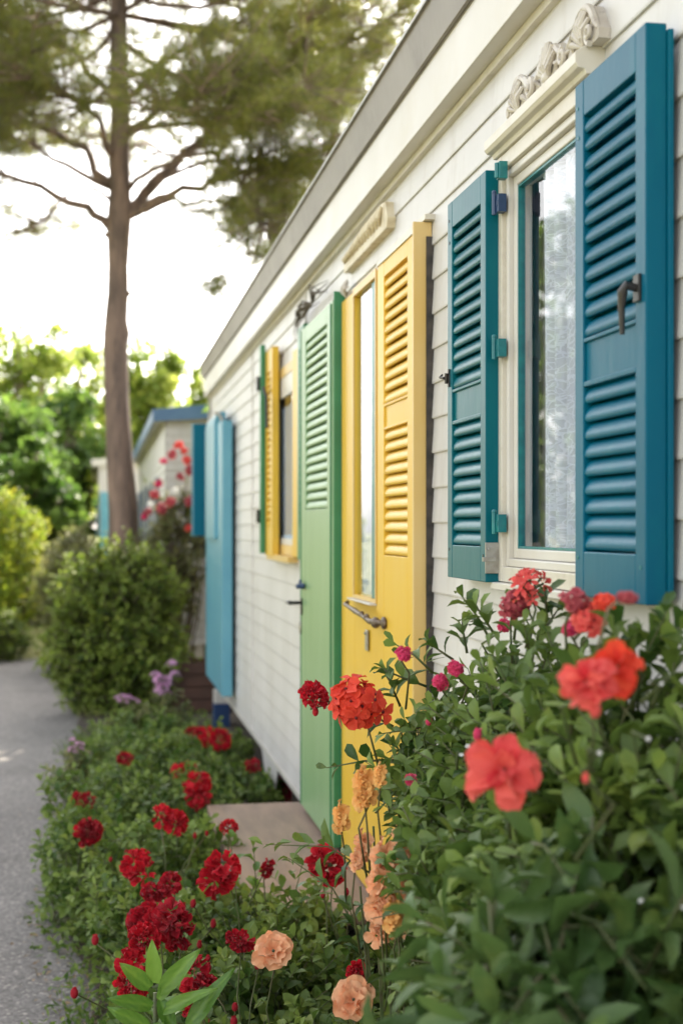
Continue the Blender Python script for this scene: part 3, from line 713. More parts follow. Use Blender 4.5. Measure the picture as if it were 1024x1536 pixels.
# raised edge board + pale outer lip on the right of the leaf
g.box(XD - 0.008, XD + 0.045, yd0 - 0.016, yd0 - 0.0005, dz0, zt_r + 0.012); g.obj('edge_board', M['yellow_pale'], yl, bevel=0.002)
g = G(); g.box(-0.022, -0.002, yd0 - 0.024, yd0 - 0.017, dz0, zt_r - 0.03)
for i in range(0):
    zz = dz0 + i * 0.034; g.box(-0.026 - 0.003 * rs.rand(), -0.0215, yd0 - 0.029 + 0.004 * rs.rand(), yd0 - 0.018, zz, zz + 0.02 + 0.012 * rs.rand())
g.obj('door_seal', M['dark'], yl)
g = G(); g.box(XD - 0.004, XD - 0.0002, yd0 + 0.002, ym - 0.002, zt_r - 0.016, zt_r - 0.002); g.box(-0.03, -0.001, yd0 - 0.04, ym + 0.0, zt_r + 0.0145, zt_r + 0.03); g.obj('top_strip', M['cream'], yl, bevel=0.001)
# fixed side panel with slit window
fx = child_empty('side_panel', home); fx['label'] = 'narrow yellow side panel with a tall slit window'
g = G(); a, b = SL['y0'], SL['y1']; XS = XD + 0.004
g.box(XS, -0.001, ym + 0.002, a, dz0, zt_l); g.box(XS, -0.001, b, yd1, dz0, zt_l); g.box(XS + 0.0005, -0.001, a, b, dz0, SL['z0']); g.box(XS + 0.0005, -0.001, a, b, SL['z1'], zt_l)
g.obj('panel_board', M['yellow'], fx)
g = G(); ring(g, XS - 0.005, XS - 0.0003, a - 0.016, b + 0.016, SL['z0'] - 0.012, SL['z1'] + 0.03, 0.0145, wt=0.028, wb=0.011); g.obj('slit_frame', M['yellow_pale'], fx, bevel=0.0015)
g = G(); g.box(-0.041, -0.030, a + 0.0005, a + 0.10, SL['z0'] + .0005, SL['z1'] - .0005); g.obj('green_bead', M['teal_hinge'], fx)
g = G(); g.box(XS - 0.024, 0.0, a - 0.012, b + 0.02, SL['z0'] - 0.018, SL['z0'] - 0.0125); g.obj('slit_sill', M['trim'], fx, bevel=0.001)
g = G(); g.box(-0.036, -0.034, a + 0.101, b - 0.0005, SL['z0'] + 0.0005, SL['z1'] - 0.0005); g.obj('slit_pane', M['glass'], fx)
sheet(a + 0.005, b - 0.005, SL['z0'] + 0.005, SL['z1'] - 0.005, -0.021, 0.005, 3.5).obj('blue_curtain', M['bluecurtain'], fx, smooth=True)
# long handle
hz = Zw(555, 925, XD); h0, h1 = Yw(564, XD - .03), Yw(517, XD - .03)
g = G()
g.ball((XD - 0.006, h0, hz - 0.004), 0.010, 0.026, 0.02); g.ball((XD - 0.022, h0 + 0.05, hz - 0.006), 0.016, 0.03, 0.018)
g.tube([(XD - 0.004, h0, hz - 0.004), (XD - 0.024, h0 + 0.03, hz - 0.004), (XD - 0.03, h0 + 0.10, hz - 0.005), (XD - 0.034, h0 + 0.2, hz + 0.004), (XD - 0.034, h0 + 0.32, hz + 0.012), (XD - 0.036, h1 - 0.03, hz + 0.026), (XD - 0.02, h1, hz + 0.03)],
       [0.010, 0.008, 0.010, 0.006, 0.009, 0.006, 0.008], 8)
for t in (0.15, 0.24, 0.36): g.ball((XD - 0.032, h0 + t, hz + 0.002 + t * 0.03), 0.010, 0.014, 0.010)
g.obj('door_handle', M['bronze'], yl, smooth=True)
g = G(); ky = Yw(551, XD); g.box(XD - 0.006, XD, ky - 0.02, ky + 0.02, Zw(551, 976, XD), Zw(551, 945, XD)); g.tube([(XD - 0.012, ky, Zw(551, 950, XD)), (XD - 0.001, ky, Zw(551, 950, XD))], 0.005); g.obj('lock_plate', M['steel'], yl, bevel=0.002)
# ---- green door leaf
XG = -0.075
g0, g1 = Yw(499, XG), Yw(451, XG)
gt = Zw(480, 468, XG); gb = EYE - 1.185
gd = leaf_panel(home, 'green_door', g0, g1, gb, gt, XG, 0.05, [(Zw(475, 764, XG), Zw(475, 498, XG), 'slats')], 'green', stile=0.14, pitch=0.037, mt_edge='green_dark')
gd['label'] = 'pale green door leaf with a louvred upper half and dark green edges'
g = G(); g.box(XG - 0.006, XG - 0.0005, g0 + 0.028, g0 + 0.04, gb + 0.01, gt - 0.01); g.box(XG + 0.002, XG + 0.05, g0 - 0.012, g0 - 0.004, gb + 0.01, gt + 0.03); g.box(XG + 0.05, XG + 0.062, g0 + 0.0, g1, gb + 0.01, gt - 0.01); g.obj('edge_moulding', M['green_dark'], gd, bevel=0.001)
g = G(); hz = Zw(455, 905, XG); hy = g1 - 0.04
g.box(XG - 0.006, XG - 0.001, hy - 0.015, hy + 0.015, hz - 0.05, hz + 0.02)
g.tube([(XG - 0.004, hy, hz), (XG - 0.045, hy, hz), (XG - 0.055, hy, hz), ], [0.008, 0.008, 0.008], 8); g.tube([(XG - 0.05, hy, hz), (XG - 0.052, hy + 0.06, hz), (XG - 0.048, hy + 0.115, hz - 0.002)], [0.010, 0.008, 0.008], 8)
g.obj('door_lever', M['iron'], gd, bevel=0.001)
g = G(); hz = Zw(460, 880, XG); hy = g1 - 0.12
g.ball((XG - 0.012, hy, hz), 0.014, 0.04, 0.014); g.tube([(XG, hy, hz), (XG - 0.035, hy - 0.02, hz)], [0.01, 0.012]); g.ball((XG - 0.015, hy + 0.03, hz + 0.016), 0.008, 0.015, 0.012)
g.obj('door_knob', M['bluemetal'], gd, smooth=True)
g = G(); hz = Zw(450, 940, XG); g.box(XG + 0.01, XG + 0.03, g1 + 0.0005, g1 + 0.008, hz - 0.05, hz + 0.05); g.ball((XG - 0.004, g1 - 0.012, hz), 0.006, 0.016, 0.03); g.obj('lock_plate', M['steel'], gd)
# ---- far window with yellow frame
w2 = child_empty('window', home); w2['label'] = 'farther window in a yellow and peach frame beside the green door'
g = G(); ring(g, -0.016, 0.02, W2['y0'], W2['y1'], W2['z0'], W2['z1'], 0.05); g.obj('window_casing', M['yellow_pale'], w2, bevel=0.002)
g = G(); ring(g, -0.013, 0.03, W2['y0'] + 0.051, W2['y1'] - 0.051, W2['z0'] + 0.051, W2['z1'] - 0.051, 0.03, wt=0.10); g.obj('window_sash', M['trim'], w2)
g = G(); g.box(-0.009, -0.007, W2['y0'] + .1, W2['y1'] - .1, W2['z0'] + .1, W2['z1'] - .16); g.obj('window_pane', M['glass'], w2)
sheet(W2['y0'] + 0.07, W2['y1'] - 0.07, W2['z0'] + 0.06, W2['z1'] - 0.20, 0.000, 0.004, 6).obj('blue_curtain', M['bluecurtain'], w2, smooth=True)
g = G(); g.extrude_y([(-0.055, W2['z0'] - 0.03), (-0.055, W2['z0'] - 0.002), (0.0, W2['z0'] - 0.0005), (0.0, W2['z0'] - 0.03)], W2['y0'] - 0.02, W2['y1'] + 0.02); g.obj('window_sill', M['yellow_pale'], w2)
ya, yb = Yw(408, XF), Yw(397, XF)
s3 = leaf_panel(home, 'window_shutter', ya, yb, EYE - 0.15, Zw(403, 524, XF), XF, 0.035, [(EYE + 0.0, EYE + 0.8, 'slats')], 'yellow', stile=0.07, mt_edge=None)
s3['label'] = 'folded yellow shutter with a green back leaf at the far window'
g = G(); g.box(XF - 0.028, XF - 0.002, yb - 0.05, yb + 0.012, EYE - 0.14, Zw(396, 520, XF) ); g.obj('back_leaf', M['green_dark'], s3, bevel=0.002)
g = G()
for z in (EYE + 0.02, EYE + 0.72):
    gh = G(); gh.box(XF - 0.045, XF - 0.0285, yb - 0.03, yb + 0.02, z, z + 0.07); gh.obj('hinge', M['iron'], s3)
g.tube([(XF - 0.01, ya + 0.2, EYE + 0.70), (XF - 0.04, ya + 0.05, EYE + 0.71), (XF - 0.03, ya, EYE + 0.66), (XF - 0.03, ya - 0.02, EYE + 0.5)], 0.008)
g.obj('shutter_hook', M['iron'], s3)
s4 = leaf_panel(home, 'window_shutter', 6.22, 6.42, EYE - 0.15, EYE + 0.90, XF + 0.025, 0.03, [(EYE, EYE + 0.8, 'slats')], 'green_dark', stile=0.06)
s4['label'] = 'dark green shutter half hidden behind the green door'
g = G(); g.box(-0.03, -0.001, 6.45, W2['y0'] - 0.001, EYE - 0.14, EYE + 0.82); g.obj('yellow_jamb', M['yellow'], w2)
# ---- plaques and twig
g = G(); y0, y1 = Yw(584, -0.02), Yw(520, -0.02); zb = Zw(520, 407, -0.02)
n = 14; Ln = y1 - y0
prof = [(y0, zb + 0.0), (y1 + 0.01, zb - 0.006), (y1, zb + 0.05), (y1 - Ln * 0.3, zb + 0.070), (y1 - Ln * 0.6, zb + 0.090), (y0 + Ln * 0.12, zb + 0.094), (y0 + 0.02, zb + 0.086), (y0 - 0.015, zb + 0.03)]
g.extrude_x(prof, -0.03, -0.002)
for i in range(n):
    t = (i + 0.5) / n; yy = y1 - 0.02 - t * (Ln - 0.08); top = zb + 0.045 + 0.035 * min(1, t * 1.8)
    g.tube([(-0.032, yy + 0.02, zb + 0.025), (-0.040, yy, (zb + top) / 2 + 0.01), (-0.034, yy - 0.015, top)], [0.004, 0.009, 0.006], 7)
g.obj('shell_plaque', M['plaque'], home, bevel=0.001)
g = G(); yy, zz = Yw(524, -0.02), Zw(524, 438, -0.02)
for i in range(7):
    a = 0.3 + i * 0.42; g.tube([(-0.03, yy, zz - 0.02), (-0.045, yy + 0.03 * math.cos(a), zz + 0.02 * math.sin(a)), (-0.03, yy + 0.05 * math.cos(a), zz + 0.045 * math.sin(a))], [0.004, 0.007, 0.003], 6)
g.box(-0.03, -0.015, yy - 0.04, yy + 0.04, zz - 0.03, zz); g.obj('corner_rosette', M['carved'], home)
g = G(); yy, zz = Yw(468, -0.03), Zw(468, 455, -0.03)
for i in range(26):
    a = rs.randn() * 0.22; L_ = 0.25 + 0.3 * rs.rand(); s = 1 if i % 3 else -1
    g.tube([(-0.03, yy, zz), (-0.05 - 0.02 * rs.rand(), yy + s * L_ * 0.5, zz + 0.02 * rs.randn() + a * 0.05), (-0.04, yy + s * L_, zz - 0.02 + a * 0.10)], [0.004, 0.003, 0.001], 4)
tag(g.obj('dried_twig', M['twig'], origin=(-0.03, yy, zz)), 'small bundle of dried brown twigs stuck to the white wall above the green door', 'dried twigs')
# ---- far end blue door + shutters
XB = -0.10
bd = leaf_panel(home, 'blue_door', Yw(333, XB), Yw(309, XB), Zw(322, 1030, XB), Zw(322, 640, XB), XB, 0.07, [], 'skyblue', stile=0.2)
bd['label'] = 'tall sky blue door at the far end of the mobile home'
g = G(); yb0, yb1 = Yw(341, -0.03), Yw(308, -0.125)
n = 10; zlo, zhi = Zw(325, 810, -0.155), Zw(325, 606, -0.155)
pr = [(-0.101, zlo), (-0.125, zlo)] + [(-0.125 - 0.0 + 0.05 * (1 - math.cos(t)), zhi - 0.09 + 0.09 * math.sin(t)) for t in np.linspace(0, 1.5708, n)] + [(-0.04, zhi), (-0.04, zlo + 0.02), (-0.101, zlo + 0.02)]
g.extrude_y(pr, yb0, yb1); g.obj('door_hood', M['skyblue'], bd, bevel=0.004)
g = G(); g.tube([(-0.03, yb0 - 0.02, zlo + 0.1), (-0.05, yb0 - 0.03, zhi - 0.1), (-0.09, yb0 - 0.02, zhi - 0.02), (-0.12, yb0, zhi - 0.01)], 0.012); g.obj('hood_seal', M['steel'], bd, smooth=True)
pA = at(290, 790, 12.05); pB = at(313, 790, 12.12)
g = G(); zl, zh = Zw(290, 804, -0.1) , 0
zl = EYE - 14 * 12.05 / F; zh = EYE + 155 * 12.05 / F
g.box(pA[0], pB[0] + 0.01, pA[1], pA[1] + 0.03, zl, zh); tl = g.obj('window_shutter', M['teal'], home, bevel=0.003)
tl['label'] = 'small teal shutter standing out from the far corner'
g = G(); g.box(pA[0] - 0.012, pA[0] - 0.0005, pA[1] - 0.003, pA[1] + 0.03, zl, zh); g.obj('edge_strip', M['skyblue'], tl)
# ---- undercarriage
def post(name, label, x, y, z1, w, m1, m2=None, zmid=None):
    t = thing(name, label, 'support', (x, y, 0.02))
    g = G(); g.box(x - w / 2, x + w / 2, y - w / 2, y + w / 2, zmid or 0.02, z1); g.obj('post', M[m1], t, bevel=0.004)
    if m2:
        g = G(); g.box(x - w / 2 - 0.004, x + w / 2 + 0.004, y - w / 2 - 0.004, y + w / 2 + 0.004, 0.02, zmid); g.obj('post_foot', M[m2], t, bevel=0.004)
    return t
rp = post('support_post', 'red painted steel support post under the white home behind the wooden step', 0.06, Yw(421, 0.06) - 0.0, ZB - 0.045, 0.11, 'redpaint')
g = G(); g.box(0.02, 0.10, Yw(421, 0.06) + 0.06, Yw(421, 0.06) + 0.5, ZB - 0.09, ZB - 0.05); g.obj('cross_bar', M['redpaint'], rp)
post('support_post', 'white corner support with a navy foot under the far end of the home', 0.03, 11.3, ZB - 0.045, 0.12, 'trim', 'navy', 0.22)
for yy in (1.0, 3.9, 9.3): post('support_post', 'grey block pier under the floor of the home', 0.6, yy, ZB - 0.045, 0.3, 'stone')['group'] = 'piers under the mobile home'
g = G(); y_ = Yw(405, -0.02); g.extrude_x([(y_ - 0.25, ZB - 0.013), (y_ + 0.5, ZB - 0.013), (y_ + 0.3, ZB - 0.16), (y_ - 0.1, ZB - 0.15)], -0.01, 0.0); g.obj('base_flap', M['siding'], home, bevel=0.001)
# wheel hint & dark axle beam beneath
g = G(); g.box(0.25, 0.35, YN + 0.2, YF - 0.2, ZB - 0.14, ZB - 0.041); g.box(2.5, 2.6, YN + 0.2, YF - 0.2, ZB - 0.14, ZB - 0.041); g.obj('chassis_beam', M['dark'], home)
g = G(); g.box(1.2, 1.25, YN + 0.2, YF - 0.2, 0.02, ZB - 0.041); g.obj('skirting', M['darkwood'], home)
# planter box at far corner
t = thing('wooden_planter', 'dark brown wooden planter box beneath the far corner of the white home', 'planter', (-0.12, 12.3, 0))
g = G()
for i in range(4): g.box(-0.42, 0.35, 12.28, 12.31, 0.03 + i * 0.105, 0.125 + i * 0.105)
for i in range(4): g.box(-0.42, -0.39, 12.312, 12.8, 0.03 + i * 0.105, 0.125 + i * 0.105); g.box(0.32, 0.35, 12.312, 12.8, 0.03 + i * 0.105, 0.125 + i * 0.105)
g.box(-0.42, 0.35, 12.8, 12.83, 0.03, 0.44); g.obj('planter_board', M['darkwood'], t, bevel=0.003)
g = G(); g.box(-0.388, 0.318, 12.313, 12.798, 0.05, 0.40); g.obj('planter_soil', M['soil'], t)
# ---- wooden step
sy0, sy1 = 4.38, 6.22; sxl = -0.46; szt = EYE - 1.215
t = thing('wooden_step', 'weathered brown wooden step below the green and yellow doors', 'step', ((sxl) / 2, (sy0 + sy1) / 2, 0.02))
g = G(); g.box(sxl, -0.03, sy0, sy1, szt - 0.035, szt); g.obj('tread', M['wood'], t, bevel=0.006)
g = G(); g.box(sxl + 0.03, sxl + 0.05, sy0 + 0.05, sy1 - 0.05, szt - 0.16, szt - 0.036); g.obj('front_board', M['wood'], t, bevel=0.003)
for (xx, yy) in ((sxl + 0.08, sy0 + 0.08), (sxl + 0.08, sy1 - 0.08), (-0.09, sy0 + 0.08), (-0.09, sy1 - 0.08)):
    g = G(); g.box(xx - 0.028, xx + 0.028, yy - 0.028, yy + 0.028, 0.02, szt - 0.036); g.obj('leg', M['iron'], t, bevel=0.003)
# ================================================================== SECOND AND THIRD HOMES
def far_home(name, label, x0, x1, y0, y1, zb, zt, wins, endwins, shut_m, trim_m):
    h = thing(name, label, 'mobile home', ((x0 + x1) / 2, (y0 + y1) / 2, 0))
    siding(y0, y1, zb, zt, 0.09, x0=x0, opens=[(a, b, c, d) for a, b, c, d in wins]).obj('siding_wall', M['siding'], h)
    g = siding(x0, x1, zb, zt, 0.09, x0=0, opens=[(a, b, c, d) for a, b, c, d in endwins])
    for v in g.v:  # rotate the sheet on to the end facing the path corner
        xx = v[:, 0].copy(); v[:, 0] = v[:, 1]; v[:, 1] = y0 + xx
    g.obj('end_wall', M['siding'], h)
    g = G(); g.box(x1 - 0.03, x1, y0 + 0.02, y1, zb, zt); g.box(x0 + 0.02, x1 - 0.03, y1 - 0.03, y1, zb, zt); g.box(x0 + 0.02, x1 - .03, y0 + 0.6, y0 + 0.62, zb, zt); g.obj('back_wall', M['siding'], h)
    # skirt
    g = G()
    for i in range(int((x1 - x0) / 0.12)): g.box(x0 + 0.06 + i * 0.12, x0 + 0.15 + i * 0.12, y0 + 0.03, y0 + 0.05, 0.0, zb - 0.005)
    g.box(x0 + 0.05, x0 + 0.07, y0 + 0.06, y1 - 0.1, 0.0, zb - 0.005); g.obj('skirting', M['cream'], h)
    g = G(); xm = (x0 + x1) / 2; ov = 0.12
    g.extrude_y([(x0 - ov, zt), (x0 - ov, zt + 0.06), (xm, zt + 0.24), (x1 + ov, zt + 0.06), (x1 + ov, zt)], y0 - ov, y1 + ov); g.obj('roof', M['rooftop'], h)
    g = G(); g.box(x0 - ov - 0.02, x0 - ov - 0.001, y0 - ov - 0.02, y1 + ov, zt - 0.05, zt + 0.075)
    s = 0.18 / (xm - x0 + ov)
    g.extrude_x([(y0 - ov - 0.02, 0), (y0 - ov - 0.001, 0), (y0 - ov - 0.001, 0.0), (y0 - ov - 0.02, 0.0)], x0, x0 + 0.001)
    V = [(x0 - ov, zt - 0.05), (x0 - ov, zt + 0.075), (xm, zt + 0.255), (x1 + ov, zt + 0.075), (x1 + ov, zt - 0.05), (xm, zt + 0.06)]
    g.extrude_y(V, y0 - ov - 0.02, y0 - ov - 0.001); g.obj('roof_trim', M[trim_m], h)
    for a, b, c, d in wins:
        w = G(); ring(w, x0 - 0.03, x0 + 0.02, a - 0.03, b + 0.03, c - 0.03, d + 0.03, 0.06)
        wo = w.obj('window', M['trim'], h)
        w = G(); w.box(x0 + 0.0, x0 + 0.004, a + .0, b - .0, c + .0, d - .0); w.obj('pane', M['glass'], wo)
        for yy in (a - 0.30, b + 0.04):
            w = G(); w.box(x0 - 0.05, x0 - 0.02, yy, yy + 0.26, c - 0.03, d + 0.03); w.obj('shutter', M[shut_m], h)
    for a, b, c, d in endwins:
        w = G(); w.box(a - .03, a + .03, y0 - 0.03, y0 + .02, c - .03, d + .03); w.box(b - .03, b + .03, y0 - 0.03, y0 + .02, c - .03, d + .03); w.box(a + .03, b - .03, y0 - .029, y0 + .02, c - .03, c + .03); w.box(a + .03, b - .03, y0 - .029, y0 + .02, d - .03, d + .03)
        wo = w.obj('window', M['trim'], h)
        w = G(); w.box(a, b, y0, y0 + 0.004, c, d); w.obj('pane', M['glass'], wo)
    return h
M['slate'] = mat('slate_shutter', (0.16, 0.20, 0.26), rough=0.5)
M['bluetrim'] = mat('blue_roof_trim', (0.07, 0.16, 0.30), (0.10, 0.2, 0.35), rough=0.45)
zt2 = EYE + 158 * 15.2 / F
far_home('mobile_home', 'smaller white mobile home with blue roof trim standing behind the tall pine trunk', -0.25, 3.0, 14.75, 25.5, 0.40, zt2,
         [(16.6, 17.6, 1.35, 2.15), (20.0, 21.0, 1.35, 2.15), (23.2, 24.0, 1.35, 2.15)], [(0.0, 0.62, 1.3, 2.15)], 'slate', 'bluetrim')
p3 = at(148, 790, 28)
h3 = far_home('mobile_home', 'farthest white home with a bright blue shutter, glimpsed left of the pine trunk', p3[0], p3[0] + 3.0, p3[1], p3[1] + 8, 0.4, 2.86,
         [(p3[1] + 1, p3[1] + 2, 1.4, 2.2)], [(p3[0] + 0.22, p3[0] + 0.6, 0.9, 2.3)], 'skyblue', 'trim')
g = G(); g.box(p3[0] + 0.03, p3[0] + 0.2, p3[1] - 0.05, p3[1] - 0.02, 0.8, 2.3); g.obj('shutter', M['skyblue'], h3)
# ================================================================== PINE
def pine():
    b = at(186, 790, 13.6); bx, by = b[0], b[1]
    t = thing('pine_tree', 'tall umbrella pine with a bare straight trunk and spreading dark limbs, beside the path', 'tree', (bx, by, 0))
    g = G(); gn = G()
    Zd = 13.6
    def P(px, py, dz=0.0): return at(px, py, Zd + dz)
    tr = [(186, 985, 27), (186, 900, 25), (185, 770, 22.5), (179, 680, 20), (175, 600, 18.5), (173, 520, 19), (175, 500, 20.5), (174, 480, 17.5), (177, 440, 16.5), (177, 400, 15.5), (178, 350, 18), (179, 325, 19), (180, 290, 16.5), (179, 240, 16), (181, 180, 15), (178, 100, 14), (178, 0, 13), (180, -120, 11), (178, -260, 8), (180, -420, 4)]
    pts = [P(a, c) for a, c, _ in tr]; g.tube(pts, [w * Zd / F for *_, w in tr], 14)
    # knots
    for (a, c, s) in ((192, 440, 5), (160, 352, 5), (190, 505, 4), (163, 520, 4)):
        p = P(a, c); g.ball(p, s * Zd / F, nu=7, nv=5)
    tips = []
    def limbv(px, dz, r0, r1):
        n = len(px); w = []
        for i, (a, c) in enumerate(px): w.append(P(a, c, dz * i / (n - 1)))
        pts = []
        for i in range(n - 1):
            for k in range(3):
                s = k / 3; pts.append(w[i] * (1 - s) + w[i + 1] * s + rs.randn(3) * 0.02)
        pts.append(w[-1]); m = len(pts); g.tube(pts, [0.8 * r0 * (1 - i / (m - 1)) ** 0.8 + r1 for i in range(m)], 8); return pts
    def limb(p0, p1, r0, r1, sag=0.1, n=9, wig=0.05):
        p0, p1 = np.asarray(p0), np.asarray(p1); L_ = np.linalg.norm(p1 - p0); pts = []
        w1, w2 = rs.randn(3) * wig * L_, rs.randn(3) * wig * L_
        for i in range(n + 1):
            s = i / n; q = p0 * (1 - s) + p1 * s + np.array([0, 0, -sag * L_ * math.sin(s * math.pi)]) + w1 * math.sin(s * 6.28) * 0.6 + w2 * math.sin(s * 9.4) * 0.3
            pts.append(q)
        g.tube(pts, [r0 * (1 - i / n) + r1 * i / n for i in range(n + 1)], 7)
        return pts
    def twigs(pts, s0, n, Lr, tuft=3, flat=0.35):
        m = len(pts)
        for i in range(n):
            s = s0 + (1 - s0) * rs.rand(); k = min(m - 2, int(s * (m - 1))); fr = s * (m - 1) - k
            p = pts[k] * (1 - fr) + pts[k + 1] * fr; d = unit(pts[k + 1] - pts[k])
            sd = unit(np.cross(d, [0, 0, 1])) * (1 if i % 2 else -1)
            v = unit(d * 0.7 + sd * (0.5 + 0.5 * rs.rand()) + np.array([0, 0, 0.15 + flat * rs.randn()]) + 0.25 * rs.randn(3))
            L_ = Lr * (0.5 + 0.8 * rs.rand())
            e = p + v * L_; mid = p + v * L_ * 0.5 + np.array([0, 0, -0.04 * L_])
            g.tube([p, mid, e], [0.010, 0.007, 0.004], 4)
            for q in range(tuft):
                a = 0.3 + 0.7 * (q + rs.rand()) / tuft
                sv = unit(v + 0.8 * rs.randn(3)); tips.append((p + v * L_ * a + sv * 0.12 * rs.rand(), sv))
            tips.append((e, v))
    fork = P(179, 322)
    explicit = [((184, 200), [(560, 60, 1.2)], 0.045, 70), ((175, 150), [(-80, 40, -0.6)], 0.045, 75), ((185, 110), [(610, 10, -0.8)], 0.045, 85), ((182, 230), [(330, 150, 2.4)], 0.03, 35), ((182, 90), [(300, 130, -2.4)], 0.03, 45),
                ((175, 110), [(60, 190, 2.0)], 0.03, 35), ((183, 60), [(455, 120, -2.0)], 0.035, 60), ((172, 40), [(-60, 110, 1.5)], 0.035, 60)]
    for (s, ends, r0, nt_) in explicit:
        for (ex, ey, ed) in ends:
            pts = limb(P(*s), P(ex, ey, ed), r0 * 0.75, 0.008, 0.10, wig=0.05)
            twigs(pts, 0.33, nt_, 0.62)
            for k in (4, 5, 6, 7):
                q = pts[k]; dv = unit(pts[k + 1] - pts[k]); sd = unit(np.cross(dv, [0, 0, 1])) * (1 if k % 2 else -1)
                e = q + (dv * 0.7 + sd * 0.8 + np.array([0, 0, 0.25 * rs.rand()])) * (0.7 + 0.6 * rs.rand())
                sp = limb(q, e, 0.011, 0.005, 0.05, 5); twigs(sp, 0.2, nt_ // 4, 0.45)
    for px, dz, r0, nt_, s0 in (([(166, 332), (130, 312), (60, 278), (-20, 252), (-90, 238)], -0.8, 0.05, 26, 0.6), ([(190, 320), (235, 268), (300, 215), (365, 158), (430, 140), (505, 133)], 0.8, 0.06, 70, 0.5),
                            ([(194, 328), (235, 300), (300, 278), (370, 255), (450, 245), (525, 238)], -0.6, 0.045, 75, 0.42), ([(166, 275), (130, 225), (70, 195), (0, 160), (-70, 140)], 0.6, 0.045, 60, 0.45),
                            ([(172, 235), (150, 180), (90, 130), (20, 100)], -1.4, 0.035, 60, 0.35), ([(188, 205), (230, 170), (300, 135), (380, 110), (460, 85)], -1.0, 0.04, 75, 0.35),
                            ([(186, 290), (250, 240), (320, 225), (380, 300), (400, 350)], -1.2, 0.025, 60, 0.45), ([(170, 300), (110, 270), (60, 330), (20, 350)], 1.2, 0.018, 22, 0.6), ([(192, 322), (260, 300), (330, 300), (400, 340), (440, 375)], 0.4, 0.022, 60, 0.5), ([(190, 315), (280, 250), (380, 230), (470, 290), (500, 320)], 1.2, 0.022, 70, 0.5), ([(166, 280), (100, 250), (40, 210), (-40, 200)], -0.6, 0.03, 45, 0.5),
                            ([(190, 150), (240, 90), (330, 50), (480, 30)], 1.0, 0.04, 90, 0.3),
                            ([(172, 150), (120, 80), (40, 40), (-60, 20)], 0.6, 0.04, 90, 0.3)):
        pts = limbv(px, dz, r0, 0.008); twigs(pts, s0, nt_, 0.55)
        for k in range(len(pts) // 2, len(pts) - 1):
            q = pts[k]; dv = unit(pts[k + 1] - pts[k]); sd = unit(np.cross(dv, [0, 0, 1])) * (1 if k % 2 else -1)
            e = q + (dv * 0.7 + sd * 0.8 + np.array([0, 0, 0.35 * rs.randn()])) * (0.5 + 0.5 * rs.rand())
            sp = limb(q, e, 0.009, 0.004, 0.05, 5); twigs(sp, 0.2, nt_ // 8, 0.35)
    # higher whorls
    for h in range(13):
        py = 20 - h * 32; c0 = P(179, py)
        for k in range(6):
            a = k * 1.047 + h * 0.63 + 0.3 * rs.randn(); L_ = (3.3 - 0.13 * h) * (0.75 + 0.35 * rs.rand())
            e = c0 + np.array([math.cos(a) * L_, math.sin(a) * L_, 0.35 + 0.4 * rs.rand()])
            pts = limb(c0, e, 0.028, 0.007, 0.06, wig=0.05); twigs(pts, 0.25, 24, 0.7)
    n = len(tips)
    P0 = np.array([p for p, _ in tips]); D0 = np.array([d for _, d in tips])
    K = 18
    for j in range(K):
        a = rs.rand(n) * 6.28; u = unit(np.cross(D0, rs.randn(n, 3)))
        dr = unit(D0 * (0.2 + 1.0 * rs.rand(n, 1)) + u)
        L_ = 0.14 * (0.8 + 0.5 * rs.rand(n)); back = -0.09 * rs.rand(n)
        put_leaves(gn, 'simple', P0 + D0 * back[:, None], dr, rs.randn(n, 3), L_, np.full(n, 0.006), np.clip(0.35 + 0.25 * rs.randn(n), 0, 1))
    g.obj('trunk', M['bark'], t, smooth=True); gn.obj('crown', M['needle'], t)
    print('pine tufts', n)
pine()
# ================================================================== BACKGROUND TREES
def tree(name, label, px, Z, top_py, rpx, mt, nleaf, lsz=0.16, open_=0.3, base_frac=0.35, group='trees behind the homes', trunk_r=0.14, xy=None, h=None, r=None):
    if xy is None:
        b = at(px, HY, Z); bx, by = b[0], b[1]; h = EYE + (HY - top_py) * Z / F; r = rpx * Z / F
    else: bx, by = xy
    t = thing(name, label, 'tree', (bx, by, 0), group)
    g = G(); gl = G(); cz = h * (0.5 + base_frac / 2); rz = h * (0.5 - base_frac / 2)
    g.tube([(bx, by, 0), (bx + 0.1, by, h * 0.3), (bx - 0.05, by + 0.1, h * 0.6), (bx, by, h * 0.9)], [trunk_r, trunk_r * 0.8, trunk_r * 0.5, 0.03], 8)
    ncl = int(46 + 20 * r)
    c, d = ell_points(ncl, (bx, by, cz), (r, r, rz), shell=0.15, zmin=-1, lump=0.35, k=0.9, ph=bx)
    for q in c[:22]:
        z0 = min(q[2] - 0.3, h * (0.25 + 0.35 * rs.rand())); s = np.array([bx, by, max(0.5, z0)])
        g.tube([s, (s + q) / 2 + 0.15 * rs.randn(3), q], [trunk_r * 0.35, trunk_r * 0.2, 0.015], 5)
    per = nleaf // ncl
    for q in c:
        s = r * open_ * (0.5 + 0.7 * rs.rand())
        p = q + rs.randn(per, 3) * np.array([s, s, s * 0.75]) * 0.6
        dr = rs.randn(per, 3) + np.array([0, 0, -0.3]); sz = lsz * (0.6 + 0.7 * rs.rand(per))
        put_leaves(gl, 'simple', p, dr, rs.randn(per, 3) * 0.7 + np.array([0, 0, 1.0]), sz, sz * 0.62, np.clip(0.4 + 0.25 * rs.randn() + 0.2 * rs.randn(per), 0, 1))
    g.obj('trunk', M['bark'], t, smooth=True); gl.obj('crown', M[mt], t)
    return t
tree('leafy_tree', 'lime green sunlit tree at the left edge of the photo behind the hedge', 40, 33, 470, 75, 'leaf_bglime', 5200, 0.2, base_frac=0.2)
